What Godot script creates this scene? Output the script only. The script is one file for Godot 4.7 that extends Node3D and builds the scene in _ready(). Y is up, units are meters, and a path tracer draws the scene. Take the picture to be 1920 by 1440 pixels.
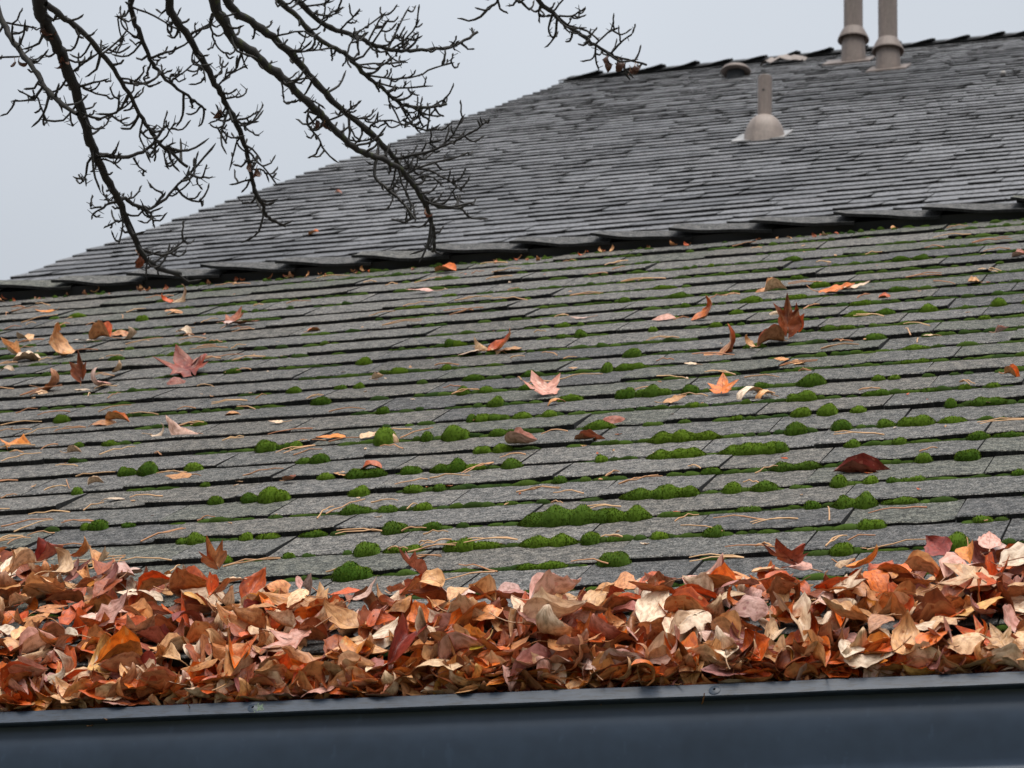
extends Node3D
# A mossy shingle roof with a gutter full of autumn leaves, a second roof beyond, bare twigs against an overcast sky.

const PITCH := 0.571421            # 32.74 degrees, both roofs
const EYE := Vector3(0, 1.6, 0)
const ROW := 0.14                  # exposed height of one shingle course
const TOP_A := 7.1036              # upslope place of the first course line below the ridge, lower roof
const EAVE_ROWS := 26
const LIP := Vector2(2.600, -3.479)   # height and depth of the gutter's rim

var rng := RandomNumberGenerator.new()
var noise := FastNoiseLite.new()
var soft := FastNoiseLite.new()
var up_a: Vector3
var n_a: Vector3
var M := {}
var names := {}

# ------------------------------------------------------------------ helpers
class Build:
	var v := PackedVector3Array()
	var n := PackedVector3Array()
	var uv := PackedVector2Array()
	var c := PackedColorArray()
	var i := PackedInt32Array()
	var use_color := false
	func quad(a: Vector3, b: Vector3, cc: Vector3, d: Vector3, s := 1.0, flip := false) -> void:
		# corners run anticlockwise seen from outside; flat face
		var m := (b - a).cross(d - a).normalized()
		if m.length() < 0.5:
			m = (cc - b).cross(d - b).normalized()
		var k := v.size()
		for p in [a, b, cc, d]:
			v.append(p); n.append(m); uv.append(Vector2(p.x, -p.z) * s); c.append(Color.WHITE)
		i.append_array(PackedInt32Array([k, k + 2, k + 1, k, k + 3, k + 2]))
	func grid(p: Array, cols: int, rows: int, uvs: Array, col: Array) -> void:
		# p[r * cols + q]; outward normal = d/dq x d/dr
		var k := v.size()
		for r in rows:
			for q in cols:
				var dq: Vector3 = p[r * cols + mini(q + 1, cols - 1)] - p[r * cols + maxi(q - 1, 0)]
				var dr: Vector3 = p[mini(r + 1, rows - 1) * cols + q] - p[maxi(r - 1, 0) * cols + q]
				var m := dq.cross(dr)
				v.append(p[r * cols + q]); n.append(m.normalized() if m.length_squared() > 1e-16 else Vector3.UP)
				uv.append(uvs[r * cols + q]); c.append(col[r * cols + q])
		for r in rows - 1:
			for q in cols - 1:
				var a := k + r * cols + q
				i.append_array(PackedInt32Array([a, a + cols + 1, a + 1, a, a + cols, a + cols + 1]))
	func tri(a: Vector3, b: Vector3, cc: Vector3, m: Vector3, ca: Color, cb: Color) -> void:
		var k := v.size()
		v.append(a); v.append(b); v.append(cc)
		for q in 3: n.append(m); uv.append(Vector2(0.5, 0.5))
		c.append(ca); c.append(ca); c.append(cb)
		i.append(k); i.append(k + 2); i.append(k + 1)
	func mesh(into: ArrayMesh = null) -> ArrayMesh:
		var a := []
		a.resize(Mesh.ARRAY_MAX)
		a[Mesh.ARRAY_VERTEX] = v; a[Mesh.ARRAY_NORMAL] = n; a[Mesh.ARRAY_TEX_UV] = uv; a[Mesh.ARRAY_INDEX] = i
		if use_color: a[Mesh.ARRAY_COLOR] = c
		var m := into if into else ArrayMesh.new()
		m.add_surface_from_arrays(Mesh.PRIMITIVE_TRIANGLES, a)
		return m

func numbered(called: String) -> String:
	names[called] = names.get(called, -1) + 1
	return called if names[called] == 0 else "%s_%03d" % [called, names[called]]

func tag(o: Node, label: String, category: String, group := "", kind := "") -> void:
	if label: o.set_meta("label", label)
	if category: o.set_meta("category", category)
	if group: o.set_meta("group", group)
	if kind: o.set_meta("kind", kind)

func thing(called: String, at := Vector3.ZERO) -> Node3D:
	var o := Node3D.new()
	o.name = numbered(called); o.position = at
	add_child(o)
	return o

func put(mesh: Mesh, called: String, material, parent: Node = null, at := Transform3D.IDENTITY) -> MeshInstance3D:
	var o := MeshInstance3D.new()
	o.mesh = mesh; o.transform = at
	if material is Array:
		for k in material.size(): o.set_surface_override_material(k, material[k])
	elif material: o.material_override = material
	if parent == null:
		o.name = numbered(called); add_child(o)
	else:
		o.name = called; parent.add_child(o, true)
	return o

func lin(r: float, g: float, b: float) -> Color:   # sRGB bytes to linear
	return Color(r / 255.0, g / 255.0, b / 255.0).srgb_to_linear()

func srgb(r: float, g: float, b: float) -> Color:
	return Color(r / 255.0, g / 255.0, b / 255.0)

func roof_frame(a: float) -> Transform3D:          # x along the eave, y off the slope, -z up the slope
	return Transform3D(Basis(Vector3.RIGHT, n_a, -up_a), n_a * a + EYE)

func tube(b: Build, p: Array, r: Array, sides := 6, col := Color.WHITE, rough := 0.0, vs := 1.0) -> void:
	var pts := []; var uvs := []; var cols := []
	var side := Vector3.UP.cross(p[1] - p[0])
	if side.length() < 1e-5: side = Vector3.RIGHT
	side = side.normalized()
	var run := 0.0
	for k in p.size():
		var t: Vector3 = (p[mini(k + 1, p.size() - 1)] - p[maxi(k - 1, 0)]).normalized()
		side = (side - t * side.dot(t)).normalized()
		var other := t.cross(side)
		if k > 0: run += p[k].distance_to(p[k - 1])
		for q in sides + 1:
			var w := TAU * (q % sides) / sides
			var rr: float = r[k] * (1.0 + rough * rng.randf_range(-1, 1) * (0.0 if q == sides else 1.0))
			if q == sides: pts.append(pts[k * (sides + 1)])
			else: pts.append(p[k] + (side * cos(w) + other * sin(w)) * rr)
			uvs.append(Vector2(float(q) / sides, run * vs)); cols.append(col)
	# d/dq x d/dr must look outwards: side -> other -> t is right-handed, so it does
	b.grid(pts, sides + 1, p.size(), uvs, cols)

func smooth_path(p: Array, per := 3, wobble := 0.0) -> Array:
	var out := []
	for k in p.size() - 1:
		var a: Vector3 = p[maxi(k - 1, 0)]; var b: Vector3 = p[k]; var c: Vector3 = p[k + 1]; var d: Vector3 = p[mini(k + 2, p.size() - 1)]
		for s in per:
			var q := b.cubic_interpolate(c, a, d, float(s) / per)
			if k + s > 0: q += Vector3(rng.randf_range(-1, 1), rng.randf_range(-1, 1), rng.randf_range(-1, 1)) * wobble
			out.append(q)
	out.append(p[p.size() - 1])
	return out

func ordinal(k: int) -> String:
	var o := ["first", "second", "third", "fourth", "fifth", "sixth", "seventh", "eighth", "ninth", "tenth", "eleventh", "twelfth", "thirteenth", "fourteenth", "fifteenth", "sixteenth", "seventeenth", "eighteenth", "nineteenth", "twentieth"]
	if k < 20: return o[k]
	return "twenty-" + o[k - 20]

# ------------------------------------------------------------------ materials
func picture(size: int, pick: Callable) -> ImageTexture:
	var im := Image.create(size, size, false, Image.FORMAT_RGB8)
	for y in size:
		for x in size:
			im.set_pixel(x, y, pick.call(x, y))
	return ImageTexture.create_from_image(im)

func ring(f: FastNoiseLite, x: float, y: float, size: float, reach: float) -> float:
	# noise that repeats without a seam
	var a := TAU * x / size; var b := TAU * y / size
	return f.get_noise_3d(cos(a) * reach + 50.0 + cos(b) * reach * 0.37, sin(a) * reach + sin(b) * reach * 0.61, cos(b) * reach + sin(b) * reach * 0.5)

func make_materials() -> void:
	var r2 := RandomNumberGenerator.new()
	r2.seed = 77
	var n1 := FastNoiseLite.new(); n1.seed = 3; n1.frequency = 0.02; n1.fractal_octaves = 4
	# granules: grains of many tones, weathered patches, pale lichen specks
	var S := 768
	var grain := PackedFloat32Array(); grain.resize(S * S)
	for k in S * S: grain[k] = r2.randf()
	var at := func(x: int, y: int) -> float: return grain[posmod(y, S) * S + posmod(x, S)]
	var gran := Image.create(S, S, false, Image.FORMAT_RGB8)
	var bump := Image.create(S, S, false, Image.FORMAT_RGB8)
	for y in S:
		for x in S:
			var g: float = 0.34 * at.call(x >> 1, y >> 1) + 0.32 * at.call((x + 300) >> 2, (y + 900) >> 2) + 0.26 * at.call((x + (y >> 1)) >> 3, (y + 500) >> 2) + 0.08 * at.call(x, y + 5)
			var patch := n1.get_noise_2d(x * 0.9, y * 0.9) * 0.5 + n1.get_noise_2d(x * 4.0 + 900, y * 4.0) * 0.35
			var t := 0.60 + (g - 0.5) * 1.25 + patch * 0.52
			var c := Color(t * (1.0 + patch * 0.06), t * 0.985, t * (0.965 - patch * 0.05))
			if at.call(x >> 2, (y >> 2) + 11) > 0.985: c = c.lerp(Color(0.86, 0.87, 0.80), 0.55)
			if at.call((x + (y >> 1)) >> 3, (y >> 2) + 77) > 0.955: c = c.lerp(Color(0.93, 0.92, 0.90), 0.5 * at.call(x, y))
			if at.call((x - (y >> 1)) >> 3, (y >> 2) + 177) > 0.955: c = c * 0.62
			gran.set_pixel(x, y, c.clamp())
			bump.set_pixel(x, y, Color(1, 1, 1) * clampf(g + patch * 0.2, 0, 1))
	var gt := ImageTexture.create_from_image(gran); var bt := ImageTexture.create_from_image(bump)
	M.granule = []
	for tone in [[172, 171, 169], [165, 165, 165], [162, 160, 156], [154, 155, 154], [150, 153, 146], [140, 141, 143]]:
		var m := StandardMaterial3D.new()
		m.albedo_texture = gt; m.albedo_color = srgb(tone[0], tone[1], tone[2])
		m.roughness = 0.82; m.metallic_specular = 0.35
		m.heightmap_enabled = true; m.heightmap_texture = bt; m.heightmap_scale = 0.16
		m.uv1_scale = Vector3(3.0, 3.0, 1)
		M.granule.append(m)
	M.far_granule = []
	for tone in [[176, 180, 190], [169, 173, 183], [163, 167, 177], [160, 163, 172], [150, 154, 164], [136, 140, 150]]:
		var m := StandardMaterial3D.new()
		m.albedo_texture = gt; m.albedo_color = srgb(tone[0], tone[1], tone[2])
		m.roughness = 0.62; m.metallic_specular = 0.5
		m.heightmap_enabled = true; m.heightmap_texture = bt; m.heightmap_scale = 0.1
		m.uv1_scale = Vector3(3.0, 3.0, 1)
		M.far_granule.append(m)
	# cut edges and undersides: bare asphalt
	var e := StandardMaterial3D.new()
	e.albedo_color = srgb(46, 48, 50); e.albedo_texture = gt; e.roughness = 0.9; e.uv1_scale = Vector3(4, 4, 1)
	M.asphalt = e
	var vent := StandardMaterial3D.new(); vent.albedo_color = srgb(34, 36, 40); vent.roughness = 0.7; M.vent_black = vent
	var deck := StandardMaterial3D.new(); deck.albedo_color = srgb(70, 66, 60); deck.roughness = 0.95; M.deck = deck
	# leaf: midrib, side veins and blotches, multiplied with each leaf's own colour
	var nl := FastNoiseLite.new(); nl.seed = 9; nl.frequency = 0.03; nl.fractal_octaves = 4
	var L := 256
	M.leaf = []
	for k in 2:
		var im := Image.create(L, L, false, Image.FORMAT_RGB8)
		var hm := Image.create(L, L, false, Image.FORMAT_RGB8)
		for y in L:
			for x in L:
				var a := absf(x - L / 2.0) / (L / 2.0); var b := float(y) / L
				var vein := maxf(0.0, 1.0 - a * 28.0)
				var s := fposmod(b * 8.0 - a * 1.7 + 0.15 * nl.get_noise_2d(x, y + 500 * k), 1.0)
				vein = maxf(vein, (1.0 - smoothstep(0.0, 0.09, absf(s - 0.5))) * (1.0 - a) * 0.8)
				var bl := nl.get_noise_2d(x * 0.7 + 700 * k, y * 0.7) * 0.9 + nl.get_noise_2d(x * 4.0, y * 4.0 + 300 * k) * 0.12
				var t := clampf(0.95 + bl * 0.30 - vein * 0.13, 0.3, 1.0)
				var c := Color(t, t * (0.985 + bl * 0.10), t * (0.96 + bl * 0.14))
				if nl.get_noise_2d(x * 5.0 + 90, y * 5.0 + 1000 * k) > 0.56: c = c * 0.6
				im.set_pixel(x, y, c.clamp())
				hm.set_pixel(x, y, Color(1, 1, 1) * clampf(0.5 - vein * 0.4 + bl * 0.35, 0, 1))
		var m := StandardMaterial3D.new()
		m.vertex_color_use_as_albedo = true
		m.albedo_texture = ImageTexture.create_from_image(im)
		m.heightmap_enabled = true; m.heightmap_texture = ImageTexture.create_from_image(hm); m.heightmap_scale = 0.09
		m.roughness = 0.44; m.metallic_specular = 0.5
		m.backlight_enabled = true; m.backlight = Color(0.22, 0.20, 0.18)
		m.cull_mode = BaseMaterial3D.CULL_DISABLED
		M.leaf.append(m)
	var moss := StandardMaterial3D.new()
	moss.vertex_color_use_as_albedo = true; moss.roughness = 0.9; moss.metallic_specular = 0.2
	moss.backlight_enabled = true; moss.backlight = Color(0.25, 0.28, 0.12); moss.cull_mode = BaseMaterial3D.CULL_DISABLED
	M.moss = moss
	var nd := StandardMaterial3D.new(); nd.vertex_color_use_as_albedo = true; nd.roughness = 0.6; M.needle = nd
	# bark, dark and wet, greenish where algae grow
	var nb := FastNoiseLite.new(); nb.seed = 21; nb.frequency = 0.02; nb.fractal_octaves = 4
	M.bark = []
	for k in 2:
		var bk := StandardMaterial3D.new()
		bk.albedo_texture = picture(128, func(x, y):
			var t := 0.5 + 0.5 * nb.get_noise_2d(x * 3.0, y * 1.2 + 400 * k)
			var gcol := srgb(50, 46, 42).lerp(srgb(34, 33, 33), t)
			return gcol.lerp(srgb(72, 80, 40), (0.75 if k == 1 else 0.15) * smoothstep(0.0, 0.4, nb.get_noise_2d(x + 900.0, y * 1.0))))
		bk.roughness = 0.75
		bk.uv1_scale = Vector3(1, 6, 1)
		M.bark.append(bk)
	# gutter paint: slate blue with scuffs, grime streaks and fine scratches
	var ng := FastNoiseLite.new(); ng.seed = 31; ng.frequency = 0.012; ng.fractal_octaves = 5
	var tex := picture(512, func(x, y):
		var d := ng.get_noise_2d(x * 0.6, y * 5.0) * 0.5 + ng.get_noise_2d(x * 7.0, y * 7.0 + 60) * 0.28
		var t := 0.80 + d * 0.24
		var c := Color(t, t, t)
		if ng.get_noise_2d(x * 2.2 + 40, y * 9.0 + 300) > 0.27: c = c * 0.48
		if ng.get_noise_2d(x * 1.1 + 900, y * 16.0) > 0.40: c = c.lerp(Color(1.0, 1.0, 1.0), 0.45)
		return c.clamp())
	var gp := StandardMaterial3D.new()
	gp.albedo_texture = tex; gp.albedo_color = srgb(60, 76, 96); gp.roughness = 0.42; gp.metallic_specular = 0.5
	gp.uv1_triplanar = true; gp.uv1_scale = Vector3(2.2, 7.0, 7.0)
	M.gutter_lip = gp
	var gf := gp.duplicate(); gf.roughness = 0.42
	gf.albedo_texture = picture(256, func(x, y):
		var t := 0.90 + ng.get_noise_2d(x * 1.2, y * 1.6 + 90) * 0.10 + ng.get_noise_2d(x * 9.0, y * 9.0) * 0.06
		if ng.get_noise_2d(x * 14.0, y * 3.0 + 700) > 0.52: t += 0.12
		return Color(t, t, t).clamp())
	gf.uv1_scale = Vector3(1.3, 1.3, 1.3)
	M.gutter = gf
	var pipe := StandardMaterial3D.new()
	pipe.albedo_color = srgb(136, 123, 117); pipe.roughness = 0.55
	pipe.albedo_texture = picture(128, func(x, y):
		var t := 0.86 + 0.22 * nb.get_noise_2d(x * 2.0, y * 0.7) + 0.1 * nb.get_noise_2d(x * 9.0, y * 9.0)
		return Color(t, t * 0.99, t * 0.975).clamp())
	pipe.uv1_triplanar = true; pipe.uv1_scale = Vector3(3, 1.2, 3)
	M.pipe = pipe
	var boot := pipe.duplicate(); boot.albedo_color = srgb(158, 145, 138); boot.roughness = 0.5; M.boot = boot
	var flash := pipe.duplicate(); flash.albedo_color = srgb(178, 175, 174); flash.roughness = 0.35; flash.metallic = 0.3; M.flashing = flash
	var wall := StandardMaterial3D.new(); wall.albedo_color = srgb(150, 146, 138); wall.roughness = 0.9; M.wall = wall
	var lawn := StandardMaterial3D.new(); lawn.roughness = 1.0
	lawn.albedo_texture = picture(256, func(x, y):
		var t := 0.5 + 0.5 * nb.get_noise_2d(x * 3.0, y * 3.0)
		return srgb(52, 60, 34).lerp(srgb(84, 72, 48), t))
	lawn.uv1_scale = Vector3(60, 60, 1); M.lawn = lawn
	var lich := StandardMaterial3D.new(); lich.albedo_color = srgb(122, 140, 118); lich.roughness = 1.0; M.lichen = lich

# ------------------------------------------------------------------ shingles
func shingle_mesh(wide: float, thick: float, long: float, kind: int, segs := 6) -> ArrayMesh:
	# origin at the middle of the butt; x along the row, y off the slope, -z upslope. Two surfaces: granules, bare asphalt.
	var top := Build.new(); var edge := Build.new()
	var lift := rng.randf_range(0.0, 0.004) if kind > 0 else 0.0
	var front := []; var back := []; var low := []
	for k in segs + 1:
		var x := -wide / 2 + wide * k / segs
		var jz := rng.randf_range(-0.0022, 0.0022) + 0.0018 * sin(k * 1.7 + kind)
		var jy := rng.randf_range(-0.0009, 0.0009) + lift * pow(absf(2.0 * k / segs - 1.0), 2.0) * (1.0 if (k * 2 > segs) == (kind % 2 == 0) else 0.2)
		front.append(Vector3(x, thick + jy, jz))
		back.append(Vector3(x, 0.0015, -long))
		low.append(Vector3(x, -0.002, jz * 0.6 - 0.0015))
	var ou := Vector2(rng.randf(), rng.randf())
	for k in segs:
		# a small worn chamfer at the butt
		var a: Vector3 = front[k] + Vector3(0, -0.0014, 0.0); var b: Vector3 = front[k + 1] + Vector3(0, -0.0014, 0.0)
		var a2: Vector3 = front[k] + Vector3(0, 0, -0.0022); var b2: Vector3 = front[k + 1] + Vector3(0, 0, -0.0022)
		top.quad(a2, b2, back[k + 1], back[k]); top.quad(a, b, b2, a2)
		edge.quad(low[k], low[k + 1], b, a)
	edge.quad(Vector3(-wide / 2, -0.002, -long), low[0], front[0], back[0])
	edge.quad(low[segs], Vector3(wide / 2, -0.002, -long), back[segs], front[segs])
	for k in top.uv.size(): top.uv[k] += ou
	return edge.mesh(top.mesh())

func lay_rows(roof: Node3D, frame: Transform3D, v_top: float, rows: int, left: Callable, right: Callable, see_left: Callable, see_right: Callable, widths: Array, thick: Array, mats: Array, single_rows: Callable, edge_out := 0.0) -> void:
	var shapes := []
	for w in widths:
		for k in 3:
			shapes.append([w, shingle_mesh(w - 0.0028, lerpf(thick[0], thick[1], [0.1, 0.55, 1.0][k]), ROW + 0.03, k)])
	var rest := []
	for m in mats.size(): rest.append([Build.new(), Build.new()])
	for r in rows:
		var v := v_top - ROW * r
		var x: float = left.call(v) - edge_out * rng.randf_range(0.2, 1.0)
		if edge_out == 0.0: x -= rng.randf() * 0.2
		while x < right.call(v):
			var s: Array = shapes[rng.randi() % shapes.size()]
			var w: float = s[0]
			var m := clampi(int(2.6 + 4.5 * soft.get_noise_2d(x * 28.0, v * 28.0) + rng.randfn() * 1.3), 0, mats.size() - 1)
			var t := Transform3D(Basis(Vector3.RIGHT, rng.randf_range(-0.006, 0.006)).rotated(Vector3.UP, rng.randf_range(-0.004, 0.004)), Vector3(x + w / 2, rng.randf_range(0.0, 0.0012), -v + rng.randf_range(-0.003, 0.003)))
			if single_rows.call(r) and x + w > see_left.call(v) and x < see_right.call(v):
				put(s[1], "shingle", [mats[m], M.asphalt], roof, t)
			else:
				for q in 2:
					var a: Array = s[1].surface_get_arrays(q)
					var b: Build = rest[m][q]
					var k := b.v.size()
					for p in a[Mesh.ARRAY_VERTEX]: b.v.append(t * p)
					for p in a[Mesh.ARRAY_NORMAL]: b.n.append(t.basis * p)
					b.uv.append_array(a[Mesh.ARRAY_TEX_UV])
					for p in a[Mesh.ARRAY_INDEX]: b.i.append(p + k)
			x += w
	var all := ArrayMesh.new(); var wear := []
	var dark := Build.new()
	for m in mats.size():
		if rest[m][0].v.size():
			rest[m][0].mesh(all); wear.append(mats[m])
			var k := dark.v.size(); var b: Build = rest[m][1]
			dark.v.append_array(b.v); dark.n.append_array(b.n); dark.uv.append_array(b.uv)
			for p in b.i: dark.i.append(p + k)
	if dark.v.size():
		dark.mesh(all); wear.append(M.asphalt)
		var o := put(all, "shingles_beyond", wear, roof)
		o.set_meta("kind", "stuff")

func cap_mesh(long: float, flare: float, mirror: bool, kind: int) -> ArrayMesh:
	# a ridge cap bent over the ridge; the butt end is lifted and curled. Origin on the ridge line at the lapped end.
	var top := Build.new(); var edge := Build.new()
	var secs := 9
	var drop := Vector2(cos(2.0 * PITCH), -sin(2.0 * PITCH))   # the far slope seen in this slope's axes
	var upper := []; var lower := []
	for k in secs:
		var f := float(k) / (secs - 1)             # 0 at the butt
		var x := f * long
		var raise := flare * pow(1.0 - f, 1.6) + 0.004 * sin(k * 1.1 + kind * 2.0) * 0.5
		var bow := 0.007 * (1.0 - f)
		var prof := [Vector2(-0.122 + 0.004 * sin(kind + k), 0.0345 + raise), Vector2(-0.085, 0.035 + raise * 0.75), Vector2(-0.03, 0.035 + raise * 0.3 + bow), Vector2(0.004, 0.032 + bow + raise * 0.2), Vector2(0.004, 0.032 + bow) + drop * 0.05, Vector2(0.004, 0.032 + bow) + drop * 0.12]
		for p in prof:
			upper.append(Vector3(x if not mirror else -x, p.y, -p.x))
			lower.append(Vector3(x if not mirror else -x, p.y - 0.0075, -p.x + (0.001 if p == prof[0] else 0.0)))
	var np := 6
	var fix := func(b: Build, p0: Vector3, p1: Vector3, p2: Vector3, p3: Vector3) -> void:
		if mirror: b.quad(p0, p3, p2, p1)
		else: b.quad(p0, p1, p2, p3)
	for k in secs - 1:
		for j in np - 1:
			var a := k * np + j; var b := (k + 1) * np + j
			fix.call(top, upper[a], upper[b], upper[b + 1], upper[a + 1])
			fix.call(edge, lower[a + 1], lower[b + 1], lower[b], lower[a])
		fix.call(edge, lower[k * np], lower[(k + 1) * np], upper[(k + 1) * np], upper[k * np])
		fix.call(edge, lower[(k + 1) * np + np - 1], lower[k * np + np - 1], upper[k * np + np - 1], upper[(k + 1) * np + np - 1])
	for j in np - 1:
		fix.call(edge, upper[j], upper[j + 1], lower[j + 1], lower[j])
		var z := (secs - 1) * np + j
		fix.call(edge, upper[z + 1], upper[z], lower[z], lower[z + 1])
	return edge.mesh(top.mesh())

func box_mesh(b: Build, lo: Vector3, hi: Vector3) -> void:
	var p := func(x: int, y: int, z: int) -> Vector3: return Vector3(hi.x if x else lo.x, hi.y if y else lo.y, hi.z if z else lo.z)
	b.quad(p.call(0, 0, 1), p.call(1, 0, 1), p.call(1, 1, 1), p.call(0, 1, 1))
	b.quad(p.call(1, 0, 0), p.call(0, 0, 0), p.call(0, 1, 0), p.call(1, 1, 0))
	b.quad(p.call(1, 0, 1), p.call(1, 0, 0), p.call(1, 1, 0), p.call(1, 1, 1))
	b.quad(p.call(0, 0, 0), p.call(0, 0, 1), p.call(0, 1, 1), p.call(0, 1, 0))
	b.quad(p.call(0, 1, 1), p.call(1, 1, 1), p.call(1, 1, 0), p.call(0, 1, 0))
	b.quad(p.call(0, 0, 0), p.call(1, 0, 0), p.call(1, 0, 1), p.call(0, 0, 1))

func box(lo: Vector3, hi: Vector3) -> ArrayMesh:
	var b := Build.new(); box_mesh(b, lo, hi)
	return b.mesh()

func lathe(prof: Array, sides := 28, squash := 1.0) -> ArrayMesh:
	var b := Build.new(); var p := []; var u := []; var c := []
	for k in prof.size():
		for q in sides + 1:
			var w := TAU * (q % sides) / sides
			p.append(Vector3(cos(w) * prof[k].x, prof[k].y, -sin(w) * prof[k].x * squash)); u.append(Vector2(float(q) / sides, prof[k].y)); c.append(Color.WHITE)
	b.grid(p, sides + 1, prof.size(), u, c)
	return b.mesh()

# ------------------------------------------------------------------ leaves
var COLOURS := {
	"rust": [[214, 96, 34], [226, 152, 96]], "orange": [[234, 122, 36], [230, 160, 96]], "brown": [[158, 84, 48], [190, 132, 94]], "withered": [[92, 60, 44], [112, 80, 62]],
	"tan": [[234, 180, 126], [240, 200, 158]], "cream": [[246, 220, 192], [242, 212, 182]], "pink": [[232, 178, 164], [238, 200, 186]],
	"burgundy": [[142, 56, 46], [176, 104, 86]], "gold": [[230, 142, 46], [230, 176, 100]], "mauve": [[190, 128, 122], [216, 166, 154]], "yellow": [[226, 196, 70], [226, 200, 110]]}

var crumple := 0.07
var stalks := 0.75
var keep_behind := false

func add_leaf(b: Build, t: Transform3D, size: float, colour: String, form: String) -> void:
	# the leaf lies along +z from its stalk, its upper side towards +y, before t is applied
	var star := form == "star" or form == "tall"
	var L := size
	var W := size * rng.randf_range(0.21, 0.31)
	if form == "round": W = size * 0.42
	var bend := rng.randf_range(-0.9, 0.9); var bend2 := rng.randf_range(-1.2, 1.2)
	var cup := rng.randf_range(0.1, 0.5); var twist := rng.randf_range(-0.7, 0.7); var ripple := rng.randf_range(0.04, 0.12) * W
	match form:
		"curl": bend = rng.randf_range(1.2, 2.2) * (1 if rng.randf() < 0.6 else -1); bend2 = rng.randf_range(0.4, 1.4) * signf(bend); cup = 0.35
		"fold": cup = rng.randf_range(0.9, 1.5); bend = rng.randf_range(-0.8, 0.5)
		"scroll": bend = 1.5; bend2 = -2.2; cup = 1.15; twist = 0.5; W = size * 0.2
		"flat": bend = rng.randf_range(-0.5, 0.5); bend2 = 0.3; cup = rng.randf_range(0.05, 0.2); twist *= 0.4
		"round": cup = 0.45; bend = -0.7
		"star": cup = 0.22; bend = 0.3; bend2 = 0.5; twist *= 0.4
		"tall": cup = 0.6; bend = 0.5; bend2 = 0.4; twist *= 0.4
	var freq := rng.randf_range(2.0, 4.5); var ph := rng.randf() * TAU; var skew := rng.randf_range(-0.1, 0.1)
	var fold2 := rng.randf_range(-0.5, 0.5)
	var pair: Array = COLOURS[colour]
	var j := rng.randf_range(0.78, 1.12); var hue := rng.randf_range(-0.06, 0.06)
	var cf := lin(pair[0][0], pair[0][1], pair[0][2]) * j; var cb := lin(pair[1][0], pair[1][1], pair[1][2]) * j
	cf = Color(cf.r * (1 + hue), cf.g, cf.b * (1 - hue)); cb = Color(cb.r * (1 + hue), cb.g, cb.b * (1 - hue))
	var tip := cf.lerp(lin(186, 82, 36), rng.randf_range(0.0, 0.5)); var tipb := cb.lerp(lin(176, 110, 70), rng.randf_range(0.0, 0.4))
	# the curve of the midrib
	var steps := 12
	var mid := [Vector2.ZERO]; var ang := [0.0]
	for k in range(1, steps + 1):
		var s := float(k) / steps
		var a := bend * s + bend2 * s * s - 0.3 * bend
		ang.append(a)
		mid.append(mid[k - 1] + Vector2(cos(a), sin(a)) * L / steps)
	ang[0] = -0.3 * bend
	var lay := func(x: float, y: float) -> Vector3:
		var s := clampf(y / L, 0.0, 1.0) * steps
		var k := mini(int(s), steps - 1)
		var m: Vector2 = mid[k].lerp(mid[k + 1], s - k); var a: float = lerpf(ang[k], ang[k + 1], s - k)
		var xr := x / maxf(W, 1e-5)
		var z := cup * absf(x) + cup * 0.35 * x * xr + ripple * sin(freq * y / L * TAU + ph + 1.3 * signf(x)) * xr * xr + fold2 * 0.25 * W * xr * absf(xr)
		var tw := twist * (y / L - 0.3)
		var x2 := x * cos(cup * 0.55) * cos(tw) - z * sin(tw); var z2 := x * sin(tw) + z * cos(tw)
		return Vector3(x2, m.y + z2 * cos(a), m.x - z2 * sin(a))
	var pts := []; var uvs := []; var cols := []; var cols_b := []
	var q_n := 9; var r_n := 13
	if star:
		q_n = 21; r_n = 6
		var lobes := [[0.0, 1.0, 0.40], [0.95, 0.80, 0.36], [-0.95, 0.76, 0.36], [1.9, 0.46, 0.4], [-1.9, 0.48, 0.4]]
		if form == "tall": lobes = [[0.0, 1.0, 0.3], [0.5, 0.8, 0.2], [-0.62, 0.7, 0.24], [1.5, 0.3, 0.4], [-1.5, 0.3, 0.4]]
		for r in r_n:
			var rho := float(r) / (r_n - 1)
			for q in q_n:
				var phi := -PI * 0.98 + TAU * 0.98 * q / (q_n - 1)
				var rad := 0.33
				for lb in lobes: rad = maxf(rad, lb[1] * exp(-pow((phi - lb[0]) / lb[2], 2.0) * 0.8) * (1.0 - 0.12 * absf(sin(phi * 9.0 + ph))))
				rad *= L * 0.72 * rho
				var x := sin(phi) * rad; var y := L * 0.27 + cos(phi) * rad
				W = L * 0.5
				pts.append(lay.call(-x, y)); uvs.append(Vector2(0.5 + x / L, clampf(y / L, 0, 1)))
				cols.append(cf.lerp(tip, rho * rho)); cols_b.append(cb.lerp(tipb, rho * rho))
	else:
		var ragged := []
		for r in r_n: ragged.append([1.0 + rng.randf_range(-0.07, 0.07), 1.0 + rng.randf_range(-0.07, 0.07)])
		for r in r_n:
			var s := float(r) / (r_n - 1)
			var wd := pow(sin(PI * pow(s, 0.76 + skew)), 0.92) * (1.08 - 0.3 * s)
			if form == "round": wd = pow(sin(PI * s), 0.55)
			for q in q_n:
				var f := 2.0 * q / (q_n - 1) - 1.0
				var x: float = f * W * wd * ragged[r][0 if f < 0 else 1]
				pts.append(lay.call(-x, s * L)); uvs.append(Vector2(0.5 + f * 0.5, s))
				cols.append(cf.lerp(tip, s * s * absf(f))); cols_b.append(cb.lerp(tipb, s * s))
	var upper := []
	var wr := rng.randf() * 900.0
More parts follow.
